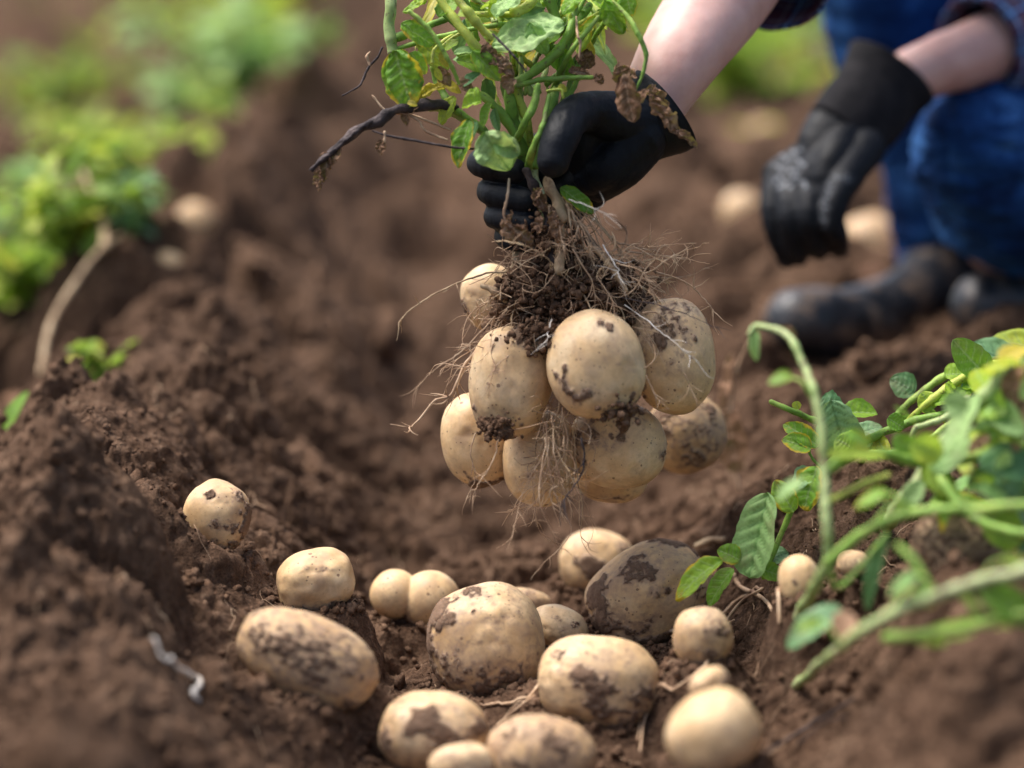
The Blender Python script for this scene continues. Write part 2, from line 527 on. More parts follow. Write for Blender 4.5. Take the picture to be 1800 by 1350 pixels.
# potatoes lying on the soil: px, py, w, h (photo pixels), depth, tilt, thickness ratio, material, level, mud base, patches, shape, label
GP = [
 dict(c=(380,906), s=(116,124), d=2.10, sink=1.35, tilt=-12, mud=.05, patches=[(-.05,.62,.16,1.0),(0.05,-.22,.20,.62),(.95,-.2,.6,1.2),(.7,.6,.3,.7)], shape=.06, eyes=[(-.05,.6)],
      label="cream potato highest up the left slope, soil stuck along its right side", fine=6),
 dict(c=(556,1021), s=(138,114), d=2.08, tilt=18, mud=0, patches=[(.25,.42,.14,.55),(.42,-.62,.16,.62),(-.2,.45,.12,.4)], shape=.08, eyes=[(.45,-.6),(.25,.35)],
      label="clean cream potato halfway down the left slope, tapering to the lower right", fine=6),
 dict(c=(542,1158), s=(262,150), d=1.92, tilt=-24, mud=.25, patches=[(-.55,.35,.55,.62),(.10,.15,.75,.62),(.6,-.5,.35,.45),(-.2,.3,.45,.7)], shape=.05, eyes=[(.6,.2)], mat='potato_dull',
      label="long dull potato with a grey brown muddy top, below the clean one", fine=6),
 dict(c=(733,1052), s=(176,92), d=2.19, tilt=-4, mud=0, patches=[(-.3,-.75,.3,.5)], shape=.04, eyes=[], lobe=[(.27,-.02,.60),(-.45,.06,.50)],
      label="knobbly cream potato of two joined lobes, left behind the biggest potato", fine=5),
 dict(c=(854,1130), s=(206,208), d=2.06, tilt=10, mud=.10, patches=[(-.78,.55,.48,1.25),(-.98,.1,.5,1.25),(-.25,.88,.22,.8),(-.55,-.35,.55,.58),(0,-.9,.8,.85),(.3,-.62,.6,.62),(-.9,-.4,.4,.9)], shape=.05, eyes=[(.1,.1),(.35,.5)],
      label="biggest round potato in the furrow bottom with mud caked on its upper left", fine=6),
 dict(c=(925,1062), s=(92,56), d=2.20, tilt=-10, mud=.12, patches=[(0,.6,.4,.4)], shape=.05, eyes=[],
      label="small potato mostly hidden behind the biggest potato, only its top showing", fine=5),
 dict(c=(983,1104), s=(106,78), d=2.12, tilt=-22, mud=.05, patches=[(.55,.3,.2,.8),(-.1,.5,.2,.5),(.1,-.1,.25,.5)], shape=.05, eyes=[],
      label="small pale potato with dark flecks, right beside the biggest potato", fine=6),
 dict(c=(1050,990), s=(136,118), d=2.30, tilt=-8, mud=.10, patches=[(-.15,.0,.42,1.0),(.15,-.2,.35,.9),(.7,.4,.3,.8)], shape=.05, eyes=[],
      label="potato farthest down the furrow with a dark brown muddy patch on its face", fine=5),
 dict(c=(1142,1043), s=(222,176), d=2.14, tilt=24, mud=.09, patches=[(-.9,.1,.42,1.3),(-.75,-.55,.45,1.2),(-.1,.42,.22,.85),(-.3,.62,.3,.7),(.3,.95,.42,1.1),(.05,.1,.2,.6),(.8,-.2,.35,.6),(-.2,-.6,.4,.5)], shape=.07, eyes=[(.3,.2)], mat='potato_dull',
      label="large oval potato blotched with mud, leaning on the right bank beside the green leaves", fine=6),
 dict(c=(1053,1200), s=(216,166), d=1.965, tilt=-8, mud=.08, patches=[(-.25,.30,.33,1.05),(-.05,.0,.33,.95),(.0,-.45,.30,.85),(.65,-.2,.4,.65),(-.65,.6,.3,.55),(.5,-.7,.5,.75)], shape=.05, eyes=[(-.8,.1)],
      label="yellowish potato with a dark star-like mud stain, in front of the biggest potato", fine=6),
 dict(c=(764,1290), s=(196,146), d=1.90, tilt=-6, mud=.12, patches=[(-.25,.40,.32,1.15),(.15,.15,.35,1.1),(.35,-.1,.3,1.0),(.8,.2,.35,.9),(-.85,-.1,.35,.9),(-.6,.8,.3,.5)], shape=.06, eyes=[],
      label="potato with dark mud smears at the lower left, in front of the long dull one", fine=6),
 dict(c=(811,1344), s=(116,76), d=1.84, tilt=4, mud=.12, patches=[(0,.3,.6,.42)], shape=.05, eyes=[],
      label="small potato cut by the photo's lower edge, only its dusty brown top showing", fine=5),
 dict(c=(950,1335), s=(196,160), d=1.86, tilt=-8, mud=.28, patches=[(-.3,.1,.25,.7),(.35,.5,.25,.85),(.1,.75,.25,.6),(-.5,.6,.3,.6),(-.1,-.4,.3,.6)], shape=.05, eyes=[], mat='potato_dull',
      label="greyish dusty potato with brown spots at the photo's lower edge below the stained one", fine=5),
 dict(c=(1254,1290), s=(168,150), d=1.74, tilt=30, mud=.02, patches=[], shape=.04, eyes=[],
      label="smooth clean pale yellow potato in the near right, blurred", fine=5),
 dict(c=(1247,1205), s=(72,62), d=1.82, tilt=40, mud=.1, patches=[(.8,.2,.6,.8)], shape=.12, eyes=[],
      label="tiny pointed tuber right behind the smooth pale yellow potato", fine=5),
 dict(c=(1235,1118), s=(104,104), d=1.95, tilt=0, mud=.15, patches=[(.5,.3,.5,.75),(.2,-.5,.4,.6)], shape=.05, eyes=[],
      label="small round dusty potato under thin roots on the right bank", fine=5),
 dict(c=(1405,1021), s=(74,94), d=1.95, tilt=8, mud=0, patches=[(-.35,.0,.18,.8)], shape=.04, eyes=[],
      label="small upright egg-shaped potato standing between the vine stems", fine=5),
 dict(c=(1500,990), s=(56,46), d=1.98, tilt=0, mud=.1, patches=[], shape=.06, eyes=[],
      label="tiny pale tuber right of the egg-shaped potato under the vine", fine=4),
 dict(c=(1688,955), s=(170,120), d=1.88, tilt=0, mud=.45, patches=[(0,-.2,.8,.6)], shape=.05, eyes=[], mat='potato_dull',
      label="brown muddy potato half hidden under the vine stems at the right edge", fine=5),
 dict(c=(1306,380), s=(72,92), d=3.35, tilt=15, mud=.1, patches=[], shape=.05, eyes=[],
      label="blurred pale potato on the soil left of the hanging glove", fine=4),
 dict(c=(1528,428), s=(100,104), d=3.15, tilt=25, mud=.15, patches=[(.6,-.3,.5,.6)], shape=.08, eyes=[],
      label="blurred potato on the soil between the hanging glove and the jeans", fine=4),
 dict(c=(1346,232), s=(56,44), d=4.6, tilt=0, mud=.2, patches=[], shape=.05, eyes=[], mat='potato_dull',
      label="far blurred potato on the soil beside the upper glove's cuff", fine=4),
 dict(c=(345,392), s=(70,76), d=3.75, tilt=20, mud=.1, patches=[], shape=.05, eyes=[], mat='potato_dull',
      label="blurred pale potato on the left ridge, the upper of a near pair", fine=4),
 dict(c=(292,472), s=(66,60), d=3.3, tilt=0, mud=.1, patches=[], shape=.05, eyes=[], mat='potato_dull',
      label="blurred pale potato on the left ridge, the lower of a near pair", fine=4),
 dict(c=(392,292), s=(56,48), d=4.6, tilt=0, mud=.2, patches=[], shape=.05, eyes=[], mat='potato_dull',
      label="small blurred potato farthest along the left ridge", fine=4),
]
for g in GP:
    if g['d'] > 3:     # far ones rest on the smooth soil as it is
        w, h = g['s']; g['d'] = hit(g['c'][0], g['c'][1] + h * .36)
    w, h = g['s']; d = g['d']; tl = math.radians(g['tilt'])
    rx, rz = w / 2 * d / FPX, h / 2 * d / FPX
    g['r'] = (rx, min(rx, rz) * 1.02 if abs(rx - rz) > .006 else (rx + rz) / 2 * .97, rz)
    g['o'] = P(g['c'][0], g['c'][1], d)
    hz = rz * .86

def carve(X, Y, H):
    """the soil meets each potato a little above its underside"""
    dm = np.zeros_like(H)
    for g in GP:
        rx, ry, rz = g['r']; o = g['o']
        q = np.sqrt(((X - o[0]) / (rx * 1.05)) ** 2 + ((Y - o[1]) / (max(ry, rz) * 1.05)) ** 2)
        k = smooth01((2.1 - q) / 1.2)
        tgt = o[2] - rz * (g.get('sink', .80) if g['d'] < 3 else .45)
        H = H * (1 - k) + k * (tgt + .20 * rz * np.minimum(q, 1.6))
        dm = np.maximum(dm, k)
    return H, dm

def axis_grid(lo, hi, step, far_lo, far_hi, growth):
    a = list(np.arange(lo, hi, step))
    s = step; x = a[-1]
    while x < far_hi: s *= growth; x += s; a.append(x)
    s = step; x = a[0]; b = []
    while x > far_lo: s *= growth; x -= s; b.append(x)
    return np.array(b[::-1] + a)

gx = axis_grid(-.56, .56, .0019, -60, 60, 1.045)
gy = axis_grid(1.40, 2.70, .0019, .2, 140, 1.012)
GX, GY = np.meshgrid(gx, gy)
sh = GX.shape
X, Y = GX.ravel(), GY.ravel()
n3 = np.stack([X, Y, np.zeros_like(X)], 1).astype(np.float32)
H = macro(X, Y)
H = H + .020 * fbm(n3 * 5, 3, 3) + .012 * fbm(n3 * 14, 2, 9)
H, dm = carve(X, Y, H)
amp = 1 - .75 * dm
wx = X + .010 * fbm(n3 * 26, 3, 21) + .0035 * perlin(n3 * 130, 5); wy = Y + .010 * fbm(n3 * 26, 3, 31) + .0035 * perlin(n3 * 130, 6)
for (cx_, cy_, rx_, ry_) in ((-.06, 1.72, .16, .16), (.16, 1.62, .12, .14), (.42, 2.75, .10, .20)):
    amp = amp * (1 - .75 * np.exp(-((X - cx_) / rx_) ** 4 - ((Y - cy_) / ry_) ** 4))
rough = .55 + .75 * smooth01(fbm(n3 * 4, 2, 40) + .5)
H = H + amp * rough * ((.50 + .35 * smooth01((Y - 2.3) / 1.0)) * (1 + .55 * (X < 2) * smooth01((-X - .12) / .12)) * clods(wx * .9, wy * 1.15, .16, 7, .5) + .62 * clods(wx, wy, .085, 1, .6) + .6 * clods(wx + .3, wy, .040, 2, .6) * (.5 + .5 * smooth01(fbm(n3 * 9, 2, 52) * 2 + .5)))
near = (X > -.8) & (X < .8) & (Y < 4.5)
D = np.zeros_like(H)
k3 = 0
xn, yn, nn = wx[near], wy[near], n3[near]
k1 = smooth01(fbm(nn * 12, 2, 61) * 1.8 + .55)
k2 = smooth01(fbm(nn * 8, 2, 66) * 2 + .5)
D[near] = .75 * clods(xn, yn + .2, .017, 3, .75) * (.15 + .85 * k1) + .85 * clods(xn + .1, yn, .0075, 4, .8) * (.45 + .55 * k2) + .0062 * fbm(nn * 40, 5, 71, .6, mode=1) + .004 * fbm(nn * np.array([30, 110, 1]), 3, 77) + .0016 * fbm(nn * 300, 2, 81, .6)
H = H + D * (1 - .5 * dm)
H = H - .034 * (1 - .8 * dm)
H = H + .0 * X
Xd = X + .35 * amp * .018 * fbm(np.stack([X, Y, H * 3], 1) * 30, 2, 91) * near
Yd = Y + .35 * amp * .018 * fbm(np.stack([X, Y, H * 3], 1) * 30, 2, 95) * near
ny, nx = sh
ii = (np.arange(ny - 1)[:, None] * nx + np.arange(nx - 1)[None, :])
GF = np.stack([ii, ii + 1, ii + nx + 1, ii + nx], -1).reshape(-1, 4)
me = mesh_np("ground", np.stack([Xd, Yd, H], 1), GF)
ground = link("ground", me, M['soil'])
ground['kind'] = 'structure'
HG = H.reshape(sh)

def gz(x, y):
    """soil height at points"""
    x = np.atleast_1d(x); y = np.atleast_1d(y)
    i = np.clip(np.searchsorted(gx, x) - 1, 0, len(gx) - 2); j = np.clip(np.searchsorted(gy, y) - 1, 0, len(gy) - 2)
    tx = (x - gx[i]) / (gx[i + 1] - gx[i]); ty = (y - gy[j]) / (gy[j + 1] - gy[j])
    return (HG[j, i] * (1 - tx) + HG[j, i + 1] * tx) * (1 - ty) + (HG[j + 1, i] * (1 - tx) + HG[j + 1, i + 1] * tx) * ty

def scatter_lumps(x, y, z, r, level, seed, squash=.75):
    rs = np.random.RandomState(seed)
    v, f = ico(level)
    n = len(x); out = []; 
    A = rs.randn(n, 3, 3); Q = np.linalg.qr(A)[0]
    S = rs.uniform(.6, 1.2, (n, 1, 3))
    base = v[None] * S
    W = np.einsum('nij,nkj->nki', Q, base)
    W = W * r[:, None, None]
    C = np.stack([x, y, z], 1)
    W = W + C[:, None, :]
    flat = W.reshape(-1, 3)
    rr = np.repeat(r, len(v))
    nz = fbm(flat / rr[:, None] * 1.25, 3, seed, .6)
    ctr = np.repeat(C, len(v), 0)
    flat = ctr + (flat - ctr) * (1 + 1.25 * nz[:, None])
    F = (f[None] + (np.arange(n) * len(v))[:, None, None]).reshape(-1, 3)
    return flat, F

rs = np.random.RandomState(4)
mbc = MB()
def crumbs(n, x0, x1, y0, y1, rmin, rmax, level, seed, p=2.5):
    x = rs.uniform(x0, x1, n); y = rs.uniform(y0, y1, n)
    dens = smooth01(fbm(np.stack([x, y, 0 * x], 1) * 9, 2, 200 + seed) * 1.6 + .55)
    keep = rs.rand(n) < dens
    for g in GP:
        rx, ry, rz = g['r']; o = g['o']
        q = ((x - o[0]) / (rx * 1.02)) ** 2 + ((y - o[1]) / (max(ry, rz) * 1.02)) ** 2
        keep &= q > 1
    x, y = x[keep], y[keep]
    r = rmin + (rmax - rmin) * rs.rand(len(x)) ** p
    V, F = scatter_lumps(x, y, gz(x, y) + r * .25, r, level, seed)
    mbc.add(V, F)
crumbs(26000, -.56, .56, 1.45, 2.75, .0009, .0035, 1, 1)
crumbs(3600, -.6, .7, 1.4, 3.3, .0028, .008, 2, 2)
crumbs(300, -.7, .8, 1.4, 4.5, .009, .028, 4, 3, 2.0)
crumbs(500, -.9, 1.0, 3.0, 8, .012, .035, 2, 4)
for g in GP:      # crumbs banked against each potato
    if g['d'] > 3: continue
    rx, ry, rz = g['r']; o = g['o']; k = 150
    a = rs.uniform(0, 6.283, k); q = 1.0 + .30 * rs.rand(k) ** 1.6
    x = o[0] + np.cos(a) * rx * q * .98; y = o[1] + np.sin(a) * max(ry, rz) * q * .98
    r = .0010 + .0042 * rs.rand(k) ** 3
    V, F = scatter_lumps(x, y, gz(x, y) + r * .4, r, 2, 9); mbc.add(V, F)
tag(mbc.build("soil_crumbs", M['crumb']), "brown soil crumbs and clods scattered over the ridges and furrow", "soil crumbs", kind="stuff")

# thin dead fibres lying in the soil
mbf = MB()
for i in range(420):
    x, y = rs.uniform(-.5, .5), rs.uniform(1.5, 2.8)
    a = rs.uniform(0, 6.28); L = rs.uniform(.008, .045); k = rs.uniform(-1.2, 1.2)
    s = np.linspace(0, 1, 7)
    px_ = x + np.cumsum(np.cos(a + k * s + rs.randn(7) * .25)) * L / 7; py_ = y + np.cumsum(np.sin(a + k * s + rs.randn(7) * .25)) * L / 7
    pz_ = gz(px_, py_) + .0015 + rs.rand() * .004 * np.sin(s * 3.1)
    mbf.tube(np.stack([px_, py_, pz_], 1), rs.uniform(.00015, .0005), 4, cap=False)
tag(mbf.build("root_fibres", M['root']), "thin dead root fibres strewn over the dug soil", "root fibres", kind="stuff")

# ------------------------------------------------------------------ potatoes
def potato(name, o, r, tilt, level, seed, mud=0.0, patches=(), shape=.05, eyes=(), lobe=None, under=None, taper=0.0, mat='potato', yaw=0.0):
    v, f = ico(level)
    v = v.copy()
    rx, ry, rz = r
    e = 2.25
    n = np.abs(v); k = (n[:, 0] ** e + n[:, 1] ** e + n[:, 2] ** e) ** (-1 / e)
    p = v * k[:, None]
    p[:, 0] *= 1 + taper * p[:, 2]; p[:, 1] *= 1 + taper * p[:, 2]
    rs_ = np.random.RandomState(seed)
    lo = fbm(v * 1.1 + seed * 3.1, 2, seed)
    p = p * (1 + shape * 1.6 * lo[:, None])
    lo2 = fbm(v * 3.2 + seed, 3, seed + 5)
    p = p * (1 + .012 * lo2[:, None])
    # directions on the side that faces the photographer: (sx, sy)
    def direc(sx, sy):
        s2 = min(.98, sx * sx + sy * sy); q = np.array([sx, -math.sqrt(1 - s2), sy]); return q / np.linalg.norm(q)
    # v is in the tilted frame; patches are given in the upright frame
    c, s = math.cos(tilt), math.sin(tilt)
    up_v = np.stack([v[:, 0] * c - v[:, 2] * s, v[:, 1], v[:, 0] * s + v[:, 2] * c], 1)
    def ang(sx, sy): return np.arccos(np.clip(up_v @ direc(sx, sy), -1, 1))
    extra = [(rs_.uniform(-.8, .8), rs_.uniform(-.8, .8)) for _ in range(3)]
    for ex, ey in list(eyes) + extra[: 2 if len(eyes) else 3]:
        a = ang(ex, ey)
        p = p * (1 - .022 * np.exp(-(a / .09) ** 2) + .010 * np.exp(-((a - .20) / .09) ** 2) * (up_v[:, 2] > ey))[:, None]
    # back eyes
    for _ in range(5):
        q = rs_.randn(3); q /= np.linalg.norm(q)
        if q[1] < 0: q[1] *= -1
        a = np.arccos(np.clip(v @ q, -1, 1)); p = p * (1 - .045 * np.exp(-(a / .12) ** 2))[:, None]
    m = np.full(len(v), mud + (.10 if mud >= .08 else 0), dtype=float)
    wob = fbm(v * 2.6 + seed * 7, 3, seed + 9)
    for sx, sy, rad, st in patches:
        a = ang(sx, sy)
        m = np.maximum(m, st * .9 * (1 - smooth01((a * (1 + 1.3 * wob) - rad * .25) / (rad * 1.0))))
    if under is not None:
        m = np.maximum(m, under * smooth01((-up_v[:, 2] - .55 + .35 * wob) / .3))
    if lobe is not None:
        tt = np.zeros(len(v))
        for lx, lz, lr in lobe:
            ctr = np.array([lx, 0, lz]); b = v @ ctr; disc = b * b - (ctr @ ctr - lr * lr)
            tt = np.maximum(tt, np.where(disc > 0, b + np.sqrt(np.maximum(disc, 0)), 0))
        p = v * tt[:, None] * (1 + .04 * lo[:, None]); ry = rz = rx
    n2 = fbm(v * 9 + seed, 4, seed + 20)
    m = m + (.75 * n2 + .35 * fbm(v * 24 + seed, 3, seed + 41)) * np.clip(.35 + m, 0, 1)
    thick = smooth01((m - .5) / .3)
    L = p * np.array([rx, ry, rz])
    nn = v / np.linalg.norm(v, axis=1, keepdims=True)
    L = L + nn * (thick * (.0012 + .0022 * np.abs(fbm(v * 14 + seed, 3, seed + 30))))[:, None]
    T = np.stack([L[:, 0] * c - L[:, 2] * s, L[:, 1], L[:, 0] * s + L[:, 2] * c], 1)
    W = T[:, 0:1] * RIGHT + T[:, 1:2] * VIEW + T[:, 2:3] * UP
    me = mesh_np(name, W, f); attr(me, "mud", m)
    ob = link(name, me, M[mat]); ob.location = Vector(o)
    return ob

for i, g in enumerate(GP):
    rx, ry, rz = g['r']
    # undo the growth of the outline caused by the tilt
    ob = potato("potato", g['o'], g['r'], math.radians(g['tilt']), g['fine'], 10 + i, g['mud'], g['patches'], g['shape'], g['eyes'], g.get('lobe'), under=.8, mat=g.get('mat', 'potato'))
    tag(ob, g['label'], "potato", "potatoes lying on the soil")

HP = [
 dict(c=(897,671), s=(146,196), d=2.065, tilt=-6, patches=[(-.80,-.42,.12,.9),(.30,.86,.36,1.2),(.72,.62,.3,1.1),(-.40,-.93,.34,1.35),(-.05,-.98,.36,1.35),(-.35,.2,.1,.35),(.3,-.75,.12,.8),(.9,.3,.25,.8)], eyes=[(.05,-.12)], taper=.02, ry=.9,
      label="front left hanging potato, pinkish, soil stuck to its bottom tip"),
 dict(c=(1046,641), s=(170,190), d=2.035, tilt=10, patches=[(-.62,-.08,.13,1.0),(-.55,-.45,.15,.95),(-.2,-.52,.16,.9),(.10,.72,.14,.85),(.25,.66,.12,.9),(.68,-.52,.1,1.0),(.40,-.93,.36,1.25),(.72,-.72,.22,1.0),(-.35,-.6,.15,.6)], eyes=[(.66,-.5)], taper=-.04, ry=.92,
      label="front middle hanging potato, roundest and palest, with muddy lower edge"),
 dict(c=(1183,627), s=(150,204), d=2.09, tilt=6, patches=[(-.2,.45,.75,.52),(-.2,.40,.38,.62),(-.3,.2,.25,.8),(-.75,-.1,.35,.7),(-.8,-.4,.25,.95),(.45,.3,.12,.7),(.3,.8,.3,.5)], eyes=[(.1,-.65)], taper=.03, ry=.9,
      label="right hanging potato with net-like brown speckles and pale bulge"),
 dict(c=(865,523), s=(108,118), d=2.17, tilt=22, patches=[(-.85,-.35,.25,.9),(.8,-.3,.4,.9)], eyes=[], ry=.95,
      label="upper left hanging potato, just under the fingers of the glove"),
 dict(c=(840,772), s=(130,166), d=2.135, tilt=10, patches=[(0,-.97,.42,1.2),(.5,-.85,.3,1.0),(.2,.7,.3,.6),(.9,-.3,.4,.8)], eyes=[(-.3,.1)], ry=.95,
      label="lowest left hanging potato, behind the pinkish one"),
 dict(c=(950,806), s=(130,170), d=2.11, tilt=0, patches=[(.4,.5,.5,.5),(-.3,-.35,.08,.9),(.5,.1,.2,.6)], eyes=[(-.3,-.4)], ry=.9, taper=-.03,
      label="lower middle hanging potato behind the curtain of fine roots"),
 dict(c=(1086,783), s=(172,152), d=2.11, tilt=-8, patches=[(.9,-.2,.25,.7),(-.6,.2,.5,.6),(.05,.25,.2,.6),(.2,.9,.4,.8),(-.75,-.3,.3,.6)], eyes=[(.3,-.5)], ry=.92,
      label="wide hanging potato directly below the palest round one"),
 dict(c=(1074,836), s=(130,96), d=2.17, tilt=-4, patches=[(0,-.8,.5,.5)], eyes=[], ry=.9, mat='potato_dull',
      label="bottommost hanging potato, a brown sliver under the wide one"),
 dict(c=(1208,762), s=(140,138), d=2.26, tilt=20, patches=[(0,0,1.6,.42),(-.6,.5,.6,.9),(.5,.6,.3,.8),(0,-.5,.5,.6),(.2,.1,.3,.5)], eyes=[], ry=.95, mat='potato_dull',
      label="darkest blurred hanging potato, rearmost at lower right of the bunch"),
]
for i, g in enumerate(HP):
    rx, rz = g['s'][0] / 2 * g['d'] / FPX, g['s'][1] / 2 * g['d'] / FPX
    ob = potato("potato", P(*g['c'], g['d']), (rx, min(rx, rz) * g['ry'], rz), math.radians(g['tilt']), 6, 60 + i, .04, g['patches'], .035, g['eyes'], taper=g.get('taper', 0), mat=g.get('mat', 'potato'))
    tag(ob, g['label'], "potato", "potatoes hanging from the lifted plant")
# ------------------------------------------------------------------ leaves and stems
def leaf_grid(base, tip, width, face, bend=.15, fold=.25, wave=.12, seed=0, nt=22, ns=13, crumple=0.0, twist=0.0, quilt=1.0, taper=.62, edgev=0.0):
    """one leaflet between base and tip; face = direction its upper side looks"""
    base = np.asarray(base, float); tip = np.asarray(tip, float)
    ax = tip - base; L = np.linalg.norm(ax); ax /= L
    nrm = face - ax * ax.dot(face); nrm /= np.linalg.norm(nrm) + 1e-9
    side = np.cross(ax, nrm)
    t = np.linspace(0, 1, nt); s = np.linspace(-1, 1, ns)
    Tt, Ss = np.meshgrid(t, s, indexing='ij')
    w = (np.clip(Tt, 0, 1) ** .52) * (np.clip(1.0 - Tt, 0, 1) ** taper); w = w / w.max() * width / 2
    N = 6.0
    ph = Tt * N - np.abs(Ss) * 1.15
    fr = np.abs(ph - np.round(ph))
    vein = np.exp(-(fr / .085) ** 2) * (1 - np.abs(Ss) ** 4) * .8
    vein = np.maximum(vein, np.exp(-(Ss * w / (width * .022)) ** 2))
    g = np.stack([Tt.ravel() * 2.2 + seed * 3.7, Ss.ravel() * 1.6 + seed, np.full(Tt.size, seed * 1.3)], 1)
    wv = fbm(g, 3, seed % 50).reshape(Tt.shape)
    ed = 1 + .10 * perlin(g * 4.1, 3).reshape(Tt.shape) * np.abs(Ss)
    a = twist * (Tt - .3)
    fo = np.abs(Ss) * w * fold
    h = -bend * L * (Tt ** 2) * 1.0 + fo + wave * width * wv * (.3 + np.abs(Ss)) + quilt * width * .035 * (fr * 2) * (1 - Ss ** 2)
    lat = Ss * w * ed * math.sqrt(max(.1, 1 - min(fold, .9) ** 2))
    X1 = lat * np.cos(a) - (fo) * np.sin(a); H1 = lat * np.sin(a) + h
    V = base + (Tt * L)[..., None] * ax + X1[..., None] * side + H1[..., None] * nrm
    V = V.reshape(-1, 3)
    if crumple:
        q = V / (L * .22)
        V = V + crumple * L * np.stack([fbm(q + 11, 3, seed + 1), fbm(q + 23, 3, seed + 2), fbm(q + 37, 3, seed + 3)], 1)
    i = np.arange(nt - 1)[:, None] * ns + np.arange(ns - 1)[None, :]
    F = np.stack([i, i + 1, i + ns + 1, i + ns], -1).reshape(-1, 4)
    edge = np.clip(np.maximum(np.abs(Ss), Tt * .9), 0, 1).ravel() + edgev
    return V, F, vein.ravel(), edge

FACE = -VIEW * .62 + UP * .55 - RIGHT * .45

def leaf_px(parent, b, t, wpx, d, mat='leaf', dt=0.0, face=None, label=None, name='leaf', seed=0, hi=True, **kw):
    """b,t in photo pixels (base, tip)"""
    B = P(b[0], b[1], b[2] if len(b) > 2 else d); T_ = P(t[0], t[1], (t[2] if len(t) > 2 else d) + dt)
    V, F, vein, edge = leaf_grid(B, T_, wpx * d / FPX, FACE if face is None else np.asarray(face, float), seed=seed, nt=34 if hi else 12, ns=19 if hi else 7, **kw)
    mb = MB(); mb.add(V, F, vein=vein, edge=edge, var=(seed * .377) % 1.0)
    o = mb.build(name, M[mat], parent)
    if label: o['label'] = label
    return o

def stem_px(parent, pl, rpx, d, mat='stem', name='stem', n=28, seg=10, nz=.34, seed=0, label=None):
    C = pts(pl, d); mb = MB()
    if pl[-1][0] >= 1795:      # vines that run on out of the picture come down to the soil there
        e = C[-1]; x2 = e[0] + .15
        C = np.vstack([C, e + np.array([.07, .0, .004]), [x2, e[1] + .02, gz(x2, e[1] + .02)[0] - .004]])
    r = (np.array(rpx) if not np.isscalar(rpx) else np.array([rpx, rpx])) * d / FPX
    n = int(n * 1.6)
    path = catmull(C, n)
    r = np.interp(np.linspace(0, 1, n), np.linspace(0, 1, len(r)), r)
    Ls = np.concatenate([[0], np.cumsum(np.linalg.norm(np.diff(path, axis=0), axis=1))])
    if mat.startswith('stem'):
        ph = (Ls / .045 + seed * .37) % 1.0
        r = r * (.93 + .13 * np.exp(-((ph - .5) / .07) ** 2) + .10 * perlin(np.stack([Ls * 60, 0 * Ls + seed, 0 * Ls], 1), 4))
        path = path + (.30 * r.mean()) * np.stack([perlin(np.stack([Ls * 40, 0 * Ls + k * 9 + seed, 0 * Ls], 1), 7) for k in range(3)], 1)
    mb.tube(path, r, seg, nz=nz, seed=seed)
    o = mb.build(name, M[mat], parent)
    if label: o['label'] = label
    return o

